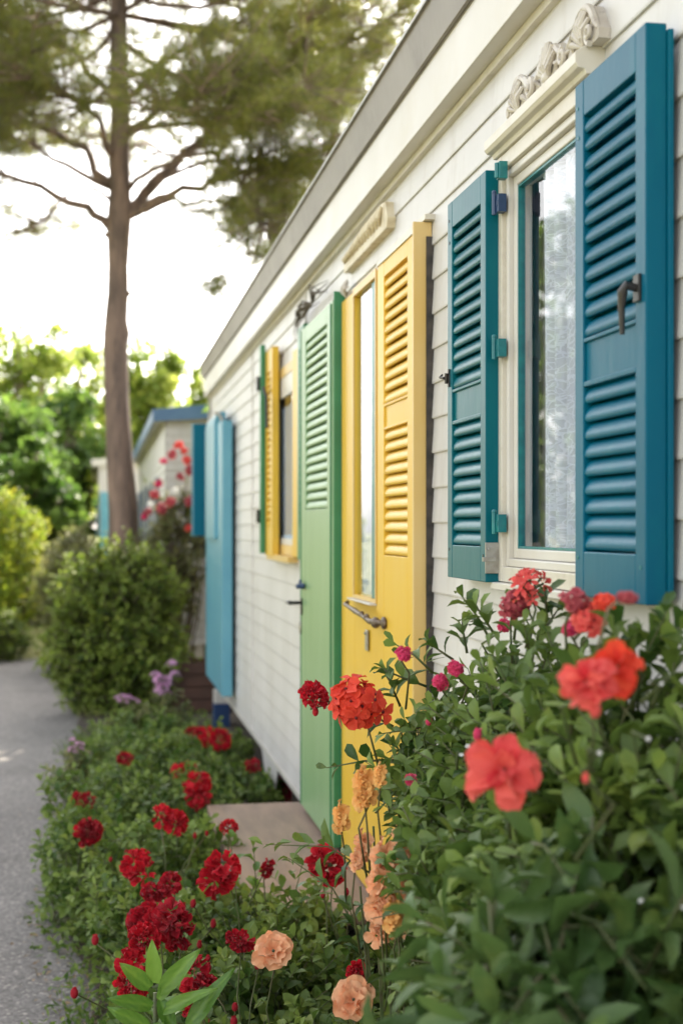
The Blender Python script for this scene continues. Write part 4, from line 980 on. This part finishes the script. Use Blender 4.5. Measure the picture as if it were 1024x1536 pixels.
tree('leafy_tree', 'lime green tree showing between the left edge and the pine trunk', 120, 36, 490, 60, 'leaf_bglime', 4500, 0.2, base_frac=0.2)
tree('leafy_tree', 'bright lime tree right of the pine trunk above the smaller white home', 235, 34, 478, 58, 'leaf_bglime', 5000, 0.2, base_frac=0.2)
tree('leafy_tree', 'yellow green tree top next to the grey gutter end', 315, 36, 515, 52, 'leaf_bglime', 4500, 0.2, base_frac=0.2)
tree('leafy_tree', 'dark green tree filling the left edge at mid height', 10, 27, 560, 75, 'leaf_bgdark', 6500, 0.2, base_frac=0.05)
tree('leafy_tree', 'dark green round tree just left of the pine trunk', 92, 31, 590, 58, 'leaf_bgdark', 6500, 0.2, base_frac=0.03)
tree('leafy_tree', 'dark green tree hidden behind the pine trunk', 190, 40, 560, 60, 'leaf_bgdark', 5000, 0.22, base_frac=0.05)
tree('leafy_tree', 'low dark tree behind the golden bush', 55, 23, 640, 60, 'leaf_bgdark', 6000, 0.17, base_frac=0.0)
for i, (x, y, hh, r_, mt) in enumerate(((-6.2, 19.5, 6.4, 1.9, 'leaf_bgdark'), (-9.2, 26, 8.0, 2.6, 'leaf_bgdark'), (0.95, 13.4, 3.9, 0.72, 'leaf_bgdark'), (-14, 22, 7.5, 3.2, 'leaf_bgdark'), (-19, 30, 9, 3.8, 'leaf_bglime'), (-11.5, 27, 7.5, 2.9, 'leaf_bgdark'), (-17, 12, 7, 3.0, 'leaf_bgdark'))):  # the tree between the homes is added, hidden, to keep sun off the path
    tree('leafy_tree', ('narrow dark tree beyond the left edge, mirrored in the lace curtain window', 'broad dark tree on the lawn behind the narrow one, out of frame', 'small unseen tree added between the two white homes to block the sun', 'dark leafy tree far out on the lawn left of the frame', 'tall pale leafy tree farthest left beyond the frame', 'dark round tree just beyond the left edge', 'spreading dark tree on the lawn left of the path')[i], 0, 0, 0, 0, mt, 4200, 0.26, base_frac=0.12, xy=(x, y), h=hh, r=r_)
# ================================================================== SHRUBS BY THE PATH
b = at(180, HY, 12.4)
bush('round_shrub', 'big dense dark green shrub beside the path below the pine', 'shrub', (b[0], b[1], 0), (b[0], b[1], 0.66), (0.58, 0.60, 0.86), 1500, 0.24, 8, 0.072, 0.040, 'ovate', 'leaf_shrub', lump=0.27, k=4.2, stem_r=0.004, shell=0.5, spread=0.9)
b = at(6, HY, 18.5)
bush('golden_bush', 'bright golden yellow bush at the left edge above the path', 'shrub', (b[0], b[1], 0), (b[0], b[1], 1.15), (0.52, 0.6, 1.05), 900, 0.2, 7, 0.08, 0.05, 'simple', 'leaf_gold', lump=0.3, stem_r=0.004)
b = at(-18, HY, 17.2)
bush('round_shrub', 'low green shrub half out of frame below the golden bush', 'shrub', (b[0], b[1], 0), (b[0], b[1], 0.3), (0.5, 0.6, 0.36), 450, 0.18, 7, 0.07, 0.04, 'simple', 'leaf_shrub', lump=0.25, stem_r=0.004)
b = at(88, HY, 23.5)
bush('pale_shrub', 'pale green feathery shrub between the golden bush and the pine', 'shrub', (b[0], b[1], 0), (b[0], b[1], 0.95), (0.60, 0.7, 1.0), 700, 0.25, 8, 0.08, 0.03, 'simple', 'leaf_dull', lump=0.3, stem_r=0.004)
b = at(118, HY, 16.2)
bush('pale_shrub', 'yellowish loose shrub rising behind the big dark shrub', 'shrub', (b[0], b[1], 0), (b[0], b[1], 0.85), (0.5, 0.6, 0.80), 700, 0.22, 8, 0.08, 0.03, 'simple', 'leaf_dull', lump=0.3, stem_r=0.004)
b = at(215, HY, 13.9)
bush('flowering_shrub', 'reddish brown loose shrub at the foot of the pine', 'shrub', (b[0], b[1], 0), (b[0], b[1], 0.9), (0.42, 0.4, 0.78), 550, 0.2, 8, 0.06, 0.03, 'simple', 'leaf_dull', lump=0.3, stem_r=0.004)
b = at(262, HY, 13.3)
ex = [at(x, y, 13.3) for x, y in ((268, 672), (280, 700), (250, 690), (238, 740), (262, 720), (285, 745), (228, 770), (246, 770), (275, 770))]
ol = bush('oleander_shrub', 'tall shrub with crimson and pink blossoms in front of the smaller home', 'shrub', (b[0], b[1], 0), (b[0], b[1], 1.35), (0.26, 0.3, 0.62), 330, 0.2, 8, 0.07, 0.022, 'simple', 'leaf_dull', lump=0.35, stem_r=0.004,
          extra=([(b[0], b[1], 1.0)] * len(ex), ex))
for i, (x, y, s, m_) in enumerate(((268, 668, 9, 'petal_coral'), (258, 682, 8, 'petal_crimson'), (281, 690, 8, 'petal_coral'), (246, 692, 7, 'petal_pink'), (284, 705, 9, 'petal_red'), (270, 715, 7, 'petal_crimson'), (232, 742, 8, 'petal_red'), (243, 762, 10, 'petal_red'), (255, 752, 9, 'petal_crimson'), (222, 768, 8, 'petal_crimson'), (284, 752, 10, 'petal_red'), (262, 735, 6, 'petal_white'), (276, 676, 7, 'petal_coral'), (238, 725, 7, 'petal_pink'), (216, 775, 6, 'petal_pink'), (226, 757, 6, 'petal_white'), (282, 792, 7, 'petal_coral'))):
    flower(ol, 'umbel', at(x, y, 13.1), s * 13.1 / F * 0.85, 'petal_crimson' if m_ == 'petal_red' else m_)
# ================================================================== FLOWER BED (left of the doors)
beds = []
def bedplant(x, y, h, r, label, ns, mt='leaf_rose', lf=0.047, nm='geranium_plant', grp='red flowering plants in the bed', cull=None):
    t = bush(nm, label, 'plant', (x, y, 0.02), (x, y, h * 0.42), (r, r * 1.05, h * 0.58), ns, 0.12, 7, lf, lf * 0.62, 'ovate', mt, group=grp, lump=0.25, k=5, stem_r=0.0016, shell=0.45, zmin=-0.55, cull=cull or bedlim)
    beds.append((t, np.array([x, y, h * 0.5]), r)); return t
bedlim = lambda p: p[:, 0] > np.interp(p[:, 1], [3.0, 4.0, 4.8, 5.6, 6.4, 7.5, 9.5], [-0.78, -0.86, -0.90, -1.08, -1.16, -1.02, -1.0]) + 0.05 * np.sin(p[:, 1] * 14)
nostep = lambda p: bedlim(p) & ~((p[:, 0] > sxl - 0.04) & (p[:, 1] > sy0 - 0.05) & (p[:, 1] < sy1 + 0.1))
bedplant(-0.62, 9.6, 0.40, 0.36, 'farthest low green plant, below the lilac phlox', 230)
bedplant(-0.80, 8.6, 0.44, 0.38, 'plant by the path edge with one small red bloom, behind the leftmost pair', 250)
bedplant(-0.30, 8.9, 0.36, 0.36, 'low plant with red blooms near the far end of the siding', 230)
bedplant(-0.62, 7.6, 0.48, 0.40, 'plant with red blooms midway along the bed', 290)
bedplant(-0.22, 7.6, 0.34, 0.30, 'dark low plant under the wall beside the red post', 220, cull=nostep)
bedplant(-0.94, 6.6, 0.48, 0.36, 'plant leaning over the path with the leftmost two red blooms', 330)
bedplant(-1.06, 5.85, 0.46, 0.30, 'leafy plant spilling farthest over the asphalt', 280)
bedplant(-0.62, 6.5, 0.50, 0.33, 'plant in front of the far corner of the wooden step', 300)
bedplant(-0.68, 5.5, 0.50, 0.33, 'plant with a single red bloom left of the wooden step', 330)
bedplant(-0.72, 4.75, 0.46, 0.33, 'plant with three red blooms at the middle of the path edge', 340)
bedplant(-0.56, 4.45, 0.52, 0.30, 'plant before the near end of the wooden step', 330)
bedplant(-0.68, 3.95, 0.46, 0.28, 'plant with the large crowded red blooms at lower left', 320)
bedplant(-0.50, 3.75, 0.54, 0.30, 'plant with red blooms in the centre foreground', 360)
bedplant(-0.56, 3.25, 0.50, 0.27, 'nearest plant behind the broad lime leaves', 330)
bedplant(-0.36, 3.2, 0.56, 0.27, 'nearest plant with peach bloom at bottom centre', 340)
bedplant(-0.40, 4.12, 0.56, 0.24, 'tall leafy plant overlapping the near edge of the wooden step', 300)
bedplant(-0.15, 3.9, 0.50, 0.24, 'dark leafy plant under the peach snapdragons', 260)
def nearest(p):
    return min(beds, key=lambda b: abs(b[1][0] - p[0]) + abs(b[1][1] - p[1]) * 0.8)
reds = [(128, 1200, 15, .50), (131, 1249, 18, .48), (188, 1138, 9, .44), (276, 1157, 14, .46), (296, 1184, 19, .46), (322, 1108, 16, .42), (302, 1102, 9, .42), (287, 1097, 7, .42), (252, 1230, 21, .62), (343, 1242, 11, .62),
        (210, 1303, 20, .58), (232, 1338, 17, .56), (255, 1328, 19, .58), (330, 1310, 27, .62), (400, 1303, 12, .60), (490, 1298, 26, .70), (228, 1386, 28, .58), (262, 1388, 25, .60), (207, 1428, 25, .56), (195, 1473, 25, .56),
        (298, 1472, 23, .60), (290, 1500, 20, .55), (361, 1410, 19, .62), (380, 1148, 10, .40), (535, 1458, 14, .66)]
for (px, py, rp_, zf) in reds:
    p = atz(px, py, zf); Z = (EYE - zf) * F / (py - HY); t, c, r = nearest(p)
    s = np.array([p[0] + (c[0] - p[0]) * 0.35, p[1] + (c[1] - p[1]) * 0.35, max(0.1, zf - 0.28)])
    flower(t, 'pompom', p, rp_ * Z / F * (1.0 + 0.25 * rs.rand()), 'petal_red' if rs.rand() < 0.6 else 'petal_darkred', ax=(-0.3 + 0.5 * rs.randn(), -0.75, 0.5 + 0.5 * rs.randn()), stem_to=s)
    if rp_ > 16:
        for _ in range(2):
            q = p + np.array([0.09 * rs.randn(), 0.06 * rs.randn(), -0.05 - 0.04 * rs.rand()]); flower(t, 'bud', q, 0.009 + 0.005 * rs.rand(), 'petal_darkred', stem_to=s, name='flower_bud')
for (px, py, rp_, zf) in ((410, 1427, 32, .64), (530, 1500, 33, .66)):
    p = atz(px, py, zf); Z = (EYE - zf) * F / (py - HY); t, c, r = nearest(p)
    flower(t, 'double', p, rp_ * Z / F, 'petal_peach', ax=(-0.2, -0.75, 0.6), stem_to=(p[0] + 0.02, p[1] + 0.03, zf - 0.3), label='ruffled peach bloom')
# tall seedling stems near the step
g_ = []
for (x0_, y0_, x1_, y1_) in ((232, 1345, 206, 1225), ):
    pass
for (xa, ya, xb, yb, Z, lab) in ((355, 1350, 345, 1250, 4.3, 'tallest thin sprig, below the small red bloom before the wooden step'), (385, 1350, 380, 1265, 4.3, 'middle thin sprig standing in front of the wooden step'), (372, 1360, 405, 1290, 4.3, 'sprig leaning right in front of the wooden step'),
                            (490, 1370, 478, 1270, 3.9, 'leafy sprig beside the red bloom at the right end of the step'), (440, 1350, 455, 1290, 4.1, 'short sprig between the step and the red bloom')):
    a_, b_ = at(xa, ya, Z), at(xb, yb, Z); root = np.array([a_[0], a_[1], 0.03])
    t = thing('seedling', lab, 'seedling', root, 'sprigs in front of the step'); g = G(); gs = G()
    shoots(g, None, a_[None], (b_ - a_)[None], np.array([np.linalg.norm(b_ - a_)]), 6, 0.042, 0.024, 'ovate', droop=0.0, stems=False)
    gs.tube([root, a_, b_], [0.003, 0.0022, 0.0012], 5)
    g.obj('foliage', M['leaf_lime'], t, smooth=True); gs.obj('stem', M['stem'], t)
# phlox clumps
for (px, py, rp_, Z, lab) in ((245, 1022, 24, 9.9, 'lilac phlox with the largest blossom heads, in front of the dark planter'), (192, 1052, 12, 9.6, 'small pale pink phlox beside the big shrub'), (118, 1126, 15, 8.3, 'magenta phlox hanging over the path edge')):
    p = at(px, py, Z)
    t = bush('phlox_plant', lab, 'plant', (p[0], p[1], 0.02), (p[0], p[1], p[2] * 0.45), (0.16, 0.16, p[2] * 0.5), 80, 0.14, 7, 0.05, 0.022, 'simple', 'leaf_dull', stem_r=0.002)
    for k in range(11):
        q = p + np.array([rs.randn(), rs.randn(), rs.randn() * 0.8]) * rp_ * Z / F * 0.55
        flower(t, 'star', q, rp_ * Z / F * 0.42, 'petal_lilac', stem_to=(p[0], p[1], p[2] * 0.6))
# broad lime leaves at bottom
p = at(232, 1545, 2.95)
t = thing('broadleaf_lily', 'bright lime rosette of broad pointed leaves at the bottom left', 'plant', (p[0], p[1], 0.02))
g = G(); gs = G(); top = at(233, 1490, 2.95)
def bigleaf(g, c, d, up, L_, W_, rnd, curl=0.25, nu=10, nv=6):
    d = unit(d); sx = unit(np.cross(d, up)); nz = np.cross(sx, d); V = []
    for i in range(nu + 1):
        t_ = i / nu; w = math.sin(math.pi * (0.06 + 0.94 * t_) ** 0.8) ** 0.8 * (1 if t_ < 1 else 0.0) + 0.02
        for j in range(nv + 1):
            s = -1 + 2 * j / nv; V.append(c + sx * s * w * W_ / 2 + d * t_ * L_ + nz * (0.16 * W_ * abs(s) * w - curl * L_ * t_ * t_ + 0.02 * L_ * math.sin(t_ * 9 + s * 2)))
    f = [(i * (nv + 1) + j, i * (nv + 1) + j + 1, (i + 1) * (nv + 1) + j + 1, (i + 1) * (nv + 1) + j) for i in range(nu) for j in range(nv)]
    g.add(V, f, np.clip(np.array([rnd + (0.35 if j == nv // 2 else 0.0) + 0.12 * math.sin(i * 2.1 + j * 3.3) for i in range(nu + 1) for j in range(nv + 1)]), 0, 1))
gs.tube([(p[0], p[1], 0.03), (p[0], p[1], 0.4), tuple(top)], [0.008, 0.007, 0.005], 6)
for (tx, ty, sx_, sy_, w) in ((192, 1455, 225, 1482, .042), (228, 1428, 233, 1475, .04), (282, 1440, 240, 1490, .045), (180, 1500, 228, 1510, .04), (300, 1488, 240, 1520, .035), (330, 1470, 280, 1545, .045), (262, 1462, 238, 1500, .03), (175, 1520, 222, 1540, .04), (260, 1545, 240, 1500, .04)):
    a_ = at(sx_, sy_, 2.93); b_ = at(tx, ty, 2.93 - 0.05 * rs.rand()); d_ = b_ - a_
    bigleaf(g, a_, d_, np.array([-0.3 + 0.3 * rs.randn(), -0.9, 0.5]), np.linalg.norm(d_) * 1.2, w * 0.82, 0.45 + 0.3 * rs.randn(), 0.22)
for k in range(12):
    a = k * 2.4; c_ = np.array([top[0], top[1], top[2] - 0.03 - 0.018 * k]); bigleaf(g, c_, np.array([math.cos(a), math.sin(a), 0.55]), np.array([0, 0, 1.0]), 0.075 + 0.03 * rs.rand(), 0.024, 0.3 + 0.25 * rs.rand(), 0.35)
g.obj('foliage', M['leaf_lime'], t, smooth=True); gs.obj('stem', M['stem'], t, smooth=True)
# weeds at the path edge
g = G(); n = 5200
y = 3.0 + 8.5 * rs.rand(n) ** 1.3; x = -0.96 + 0.05 * np.sin(y * 1.7) + 0.10 * rs.randn(n) + 0.06 * np.sin(y * 4.0)
x = np.where(x < -1.25, -1.0, x)
put_leaves(g, 'simple', np.stack([x, y, np.full(n, 0.008) + 0.05 * rs.rand(n) * np.clip((x + 1.15) * 4, 0, 1)], 1), rs.randn(n, 3) * np.array([1, 1, 0.5]) + np.array([0, 0, 0.6]), rs.randn(n, 3) + np.array([0, 0, 1]), 0.022 + 0.03 * rs.rand(n), 0.010 + 0.01 * rs.rand(n), np.clip(0.4 + 0.25 * rs.randn(n), 0, 1))
tag(g.obj('ground_cover', M['leaf_rose']), 'low weeds creeping over the edge of the asphalt', 'weeds', kind='stuff')
g = G(); n = 2600
y = 3.0 + 9 * rs.rand(n); x = -0.85 + 0.85 * rs.rand(n)
put_leaves(g, 'ovate', np.stack([x, y, 0.03 + 0.06 * rs.rand(n)], 1), rs.randn(n, 3) * np.array([1, 1, 0.4]) + np.array([0, 0, 0.4]), rs.randn(n, 3) * .5 + np.array([0, 0, 1]), 0.03 + 0.03 * rs.rand(n), 0.02 + 0.012 * rs.rand(n), np.clip(0.3 + 0.2 * rs.randn(n), 0, 1))
tag(g.obj('ground_cover', M['leaf_rose']), 'low green ground cover filling the soil of the bed', 'ground cover', kind='stuff')
g = G(); n = 16000
y = 12 + 16 * rs.rand(n) ** 1.2; x = -6.5 + 6.2 * rs.rand(n)
k = (x < -3.7 + np.clip((y - 10) * 0.22, 0, 9)) | (x > -0.98 - 0.045 * (y - 9)) | (y > 17.7)
x, y = x[k], y[k]; n = len(x)
put_leaves(g, 'simple', np.stack([x, y, np.zeros(n)], 1), rs.randn(n, 3) * 0.4 + np.array([0, 0, 1]), rs.randn(n, 3), 0.07 + 0.08 * rs.rand(n), np.full(n, 0.008), rs.rand(n))
tag(g.obj('grass', M['grassblade']), 'sunlit grass beside the far part of the path', 'grass', kind='stuff')
petm('litter', (0.16, 0.10, 0.05), (0.36, 0.25, 0.13), 0.1)
g = G(); n = 1500
y = 3.2 + 7 * rs.rand(n) ** 1.4; x = -0.99 + 0.09 * rs.randn(n) + 0.05 * np.sin(y * 3)
put_leaves(g, 'simple', np.stack([x, y, np.full(n, 0.012) + 0.01 * rs.rand(n)], 1), rs.randn(n, 3) * np.array([1, 1, 0.12]), rs.randn(n, 3) * 0.3 + np.array([0, 0, 1]), 0.012 + 0.025 * rs.rand(n), 0.004 + 0.008 * rs.rand(n), rs.rand(n))
tag(g.obj('leaf_litter', M['litter']), 'dry brown leaf litter along the edge of the asphalt path', 'leaf litter', kind='stuff')
g = G()
for k in range(7):
    x0 = -1.05 - 0.15 * rs.rand(); y0 = 3.6 + k * 0.8; a = rs.rand() * 3
    g.tube([(x0, y0, 0.012), (x0 + 0.06 * math.cos(a), y0 + 0.06 * math.sin(a), 0.018), (x0 + 0.13 * math.cos(a + .2), y0 + 0.13 * math.sin(a + .2), 0.012)], [0.003, 0.0025, 0.001], 4)
tag(g.obj('leaf_litter', M['twig']), 'thin fallen twigs at the edge of the path', 'twigs', kind='stuff')
# ================================================================== RIGHT HAND BUSHES
def gapside(p):   # the two bushes leave the strip beside the door free, where the snapdragons hang
    side = (p[:, 0] - CX) * CT - p[:, 1] * ST; dep = (p[:, 0] - CX) * ST + p[:, 1] * CT
    lim = np.interp(p[:, 2], [0.3, 0.7, 1.0, 1.12], [0.075, 0.062, 0.052, -0.03])
    return (side / dep > lim) | (p[:, 2] > 1.16)
nowall = lambda p: (p[:, 0] < -0.09) & gapside(p)
ext0 = []; ext1 = []
for (x0_, y0_, x1_, y1_, Z) in ((735, 960, 700, 885, 2.75), (740, 950, 712, 905, 2.75), (770, 960, 778, 895, 2.6), (800, 970, 840, 905, 2.55), (650, 1010, 600, 950, 3.0), (640, 1030, 565, 1005, 3.1), (590, 1090, 530, 1050, 3.2), (600, 1140, 490, 1135, 3.2),
                            (700, 980, 690, 930, 2.8), (860, 960, 900, 915, 2.3), (940, 980, 985, 945, 2.1), (990, 960, 1030, 925, 2.05), (680, 990, 640, 965, 2.95), (820, 930, 815, 880, 2.55), (600, 1060, 575, 1000, 3.1)):
    ext0.append(at(x0_, y0_, Z)); ext1.append(at(x1_, y1_, Z))
c1 = at(725, 1160, 3.05)
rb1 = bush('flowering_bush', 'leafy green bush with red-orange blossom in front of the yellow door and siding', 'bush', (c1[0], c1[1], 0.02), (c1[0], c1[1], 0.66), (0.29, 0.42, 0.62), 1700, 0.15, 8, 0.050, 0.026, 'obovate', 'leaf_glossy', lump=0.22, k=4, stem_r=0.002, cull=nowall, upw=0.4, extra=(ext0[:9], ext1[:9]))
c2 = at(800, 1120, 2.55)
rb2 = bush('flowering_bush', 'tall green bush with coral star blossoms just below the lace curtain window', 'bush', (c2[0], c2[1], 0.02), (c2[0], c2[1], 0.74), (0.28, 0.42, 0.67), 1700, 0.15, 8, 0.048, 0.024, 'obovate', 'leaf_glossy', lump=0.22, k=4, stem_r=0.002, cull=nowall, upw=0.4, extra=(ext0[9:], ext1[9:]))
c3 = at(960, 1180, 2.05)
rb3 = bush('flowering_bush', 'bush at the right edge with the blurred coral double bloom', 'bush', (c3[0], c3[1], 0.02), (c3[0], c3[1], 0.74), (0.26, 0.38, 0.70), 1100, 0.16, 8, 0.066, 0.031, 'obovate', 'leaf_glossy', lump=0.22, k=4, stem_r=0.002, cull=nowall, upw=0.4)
# large-leaved foreground bush
c4 = at(845, 1400, 1.8)
rb4 = bush('large_leaf_bush', 'large pointed leaves of the nearest bush at the lower right', 'bush', (c4[0], c4[1], 0.02), (c4[0], c4[1], 0.66), (0.23, 0.28, 0.66), 330, 0.14, 6, 0.092, 0.031, 'lance', 'leaf_big', lump=0.2, k=4, stem_r=0.0028, upw=0.0, droop=0.9, cull=lambda p: (p[:, 0] < -0.09) & (np.hypot(p[:, 0] - CX, p[:, 1]) > 1.25))
# dark leafy base bush between
c5 = at(640, 1500, 3.0)
rb5 = bush('leafy_bush', 'dark round-leaved bush at the bottom centre below the peach blooms', 'bush', (c5[0], c5[1], 0.02), (c5[0], c5[1], 0.30), (0.25, 0.36, 0.36), 330, 0.13, 7, 0.06, 0.042, 'ovate', 'leaf_glossy', lump=0.22, k=4, stem_r=0.002, cull=nowall)
# blossoms
fl = lambda t, k, px, py, Z, rp_, mt, ax=None, st=(0.03, 0.12, -0.12), lab=None: flower(t, k, at(px, py, Z), rp_ * Z / F, mt, ax=ax, stem_to=at(px, py, Z) + np.array(st), label=lab)
fl(rb1, 'umbel', 536, 1056, 2.95, 40, 'petal_orange_red', (-0.2, -0.85, 0.45), (0.05, 0.04, -0.13), 'wide red-orange flower cluster')
fl(rb1, 'pompom', 470, 1045, 3.0, 23, 'petal_red', None, (0.10, 0.02, -0.06), 'crimson pompom bloom before the green door')
fl(rb1, 'bud', 473, 1068, 3.0, 7, 'petal_red', None, (0.03, 0.0, 0.02))
for (x, y, r_) in ((605, 981, 13), (683, 1003, 13), (660, 1023, 12), (643, 1081, 8), (615, 1170, 9), (715, 1103, 9), (757, 938, 11)):
    fl(rb1 if x < 700 else rb2, 'bud' if r_ < 9 else 'umbel', x, y, 2.7, r_, 'petal_pink')
fl(rb2, 'star', 793, 888, 2.5, 38, 'petal_coral', None, (0.0, 0.02, -0.1)); fl(rb2, 'umbel', 772, 908, 2.5, 22, 'petal_crimson'); fl(rb2, 'star', 790, 905, 2.5, 28, 'petal_coral')
fl(rb2, 'umbel', 885, 925, 2.1, 30, 'petal_coral'); fl(rb2, 'umbel', 862, 902, 2.1, 20, 'petal_crimson'); fl(rb2, 'umbel', 905, 905, 2.05, 18, 'petal_orange_red')
fl(rb3, 'umbel', 941, 895, 1.8, 16, 'petal_crimson', None, (-0.04, 0.0, -0.07)); fl(rb2, 'umbel', 855, 942, 2.2, 14, 'petal_pink')
fl(rb3, 'loose', 878, 1022, 1.7, 46, 'petal_coral', (-0.5, -0.8, 0.2), lab='blurred coral bloom, left half of the pair'); fl(rb3, 'loose', 927, 1000, 1.72, 44, 'petal_orange_red', (0.1, -0.9, 0.3), lab='blurred coral bloom, right half of the pair')
fl(rb3, 'bud', 892, 1064, 1.7, 14, 'petal_coral')
fl(rb4, 'loose', 755, 1155, 1.8, 57, 'petal_coral', (-0.25, -0.85, 0.35), (0.05, 0.14, -0.12), 'largest coral red double bloom')
fl(rb4, 'bud', 878, 1168, 1.6, 8, 'petal_coral'); fl(rb2, 'bud', 716, 1102, 2.2, 10, 'petal_pink')
# peach snapdragons
sn = thing('snapdragon_plant', 'peach and apricot flower spikes hanging between the yellow door and the big bush', 'plant', (*at(590, 1300, 2.9)[:2], 0.02))
for (x, y, r_, m_) in ((532, 1192, 22, 'petal_apricot'), (548, 1180, 18, 'petal_apricot'), (512, 1225, 17, 'petal_apricot'), (545, 1275, 18, 'petal_peach'), (560, 1297, 24, 'petal_peach'), (600, 1290, 20, 'petal_peach'), (575, 1345, 28, 'petal_peach'), (572, 1388, 27, 'petal_peach'), (603, 1340, 17, 'petal_peach'), (633, 1388, 20, 'petal_peach'), (605, 1252, 12, 'petal_peach'), (592, 1372, 16, 'petal_apricot'), (615, 1312, 13, 'petal_peach'), (530, 1290, 11, 'petal_peach'), (622, 1362, 12, 'petal_peach'), (570, 1160, 12, 'petal_apricot')):
    p = at(x + 9 * rs.randn(), y + 5 * rs.randn(), 2.8 + 0.08 * rs.randn()); flower(sn, 'spike', p, r_ * 1.05 * 2.8 / F, m_, stem_to=(p[0] + 0.02, p[1] + 0.06, max(0.05, p[2] - 0.2)))
g = G(); gs = G(); pp = np.array([at(x, y, 2.9) for x, y in ((540, 1330), (570, 1420), (600, 1440), (630, 1430), (550, 1400), (610, 1400), (585, 1450), (600, 1310), (560, 1240))])
for q in pp: gs.tube([(sn.location[0], sn.location[1], 0.03), tuple(q)], 0.0025, 5)
shoots(g, gs, pp - [0, 0, 0.1], np.tile([[0, 0, 1.0]], (len(pp), 1)) + 0.3 * rs.randn(len(pp), 3), np.full(len(pp), 0.25), 12, 0.055, 0.02, 'lance')
g.obj('foliage', M['leaf_glossy'], sn, smooth=True); gs.obj('stem', M['stem'], sn)
# small white blossoms added for the pale sparkles between the leaves
for (x, y, Z) in ((698, 1118, 2.3), (700, 1135, 2.4), (615, 1240, 2.9), (635, 1225, 2.9), (650, 1235, 2.9), (910, 1140, 1.75), (985, 1120, 1.7), (990, 1020, 1.8), (970, 1030, 1.8), (635, 1345, 2.9), (905, 1130, 1.8), (960, 1345, 1.7), (1010, 1355, 1.7)):
    [fl(rb2 if Z > 2 else rb3, 'open', x + 9 * rs.randn(), y + 9 * rs.randn(), Z, 3.6, 'petal_white', None, (0.0, 0.03, -0.03), 'tiny white blossom added as a pale sparkle among the leaves') for _ in range(1)]
# stone at bottom
p = atz(735, 1530, 0.25)
g = G(); g.ball((0, 0, 0), 0.16, 0.22, 0.22, nu=18, nv=12)
v = g.v[0]; v *= (1 + 0.12 * lumps(v, 9.0))[:, None]; q = at(735, 1530, 2.6); v += np.array([q[0], q[1], 0.12]) ; v[:, 2] = np.maximum(v[:, 2], 0.02)
tag(g.obj('garden_stone', M['stone'], smooth=True), 'pale rough boulder half hidden under the bush at the bottom edge', 'stone')
# ================================================================== LIGHT, WORLD, CAMERA
SUN_AZ, SUN_EL = R(28), R(35)
w = bpy.data.worlds.new('World'); sc.world = w; w.use_nodes = True
nt = w.node_tree; bg = nt.nodes['Background']; sky = nt.nodes.new('ShaderNodeTexSky'); sky.sky_type = 'NISHITA'; sky.sun_disc = False
sky.sun_elevation = SUN_EL; sky.sun_rotation = SUN_AZ; sky.air_density = 1.0; sky.dust_density = 3.0; sky.ozone_density = 0.6; sky.altitude = 0
hs = nt.nodes.new('ShaderNodeHueSaturation'); hs.inputs['Saturation'].default_value = 0.30
wm = nt.nodes.new('ShaderNodeMix'); wm.data_type = 'RGBA'; wm.blend_type = 'MULTIPLY'; wm.inputs[0].default_value = 1; wm.inputs[7].default_value = (1.0, 0.98, 0.955, 1)   # hazy, nearly white sky
nt.links.new(sky.outputs[0], hs.inputs['Color']); nt.links.new(hs.outputs[0], wm.inputs[6]); nt.links.new(wm.outputs[2], bg.inputs['Color']); bg.inputs['Strength'].default_value = 0.15
sl = bpy.data.lights.new('sun', 'SUN'); sl.energy = 4.0; sl.angle = R(0.6); sl.color = (1.0, 0.90, 0.74)
so = bpy.data.objects.new('sun', sl); COL.objects.link(so)
d = Vector((math.sin(SUN_AZ) * math.cos(SUN_EL), math.cos(SUN_AZ) * math.cos(SUN_EL), math.sin(SUN_EL)))
so.rotation_euler = d.to_track_quat('Z', 'Y').to_euler(); so.location = (4, 8, 12)
cd = bpy.data.cameras.new('camera'); cam = bpy.data.objects.new('camera', cd); COL.objects.link(cam)
cam.location = (CX, 0, EYE); cam.rotation_euler = (R(90), 0, -TH)
cd.sensor_fit = 'HORIZONTAL'; cd.sensor_width = 24.0; cd.lens = 50.0; cd.shift_y = (HY - 768) / 1024.0
cd.clip_start = 0.05; cd.clip_end = 1000
cd.dof.use_dof = True; cd.dof.focus_distance = 3.2; cd.dof.aperture_fstop = 3.2
sc.camera = cam
sc.view_settings.view_transform = 'Standard'; sc.view_settings.look = 'None'; sc.view_settings.exposure = 2.18; sc.view_settings.gamma = 1
sc.cycles.max_bounces = 8; sc.cycles.transparent_max_bounces = 12
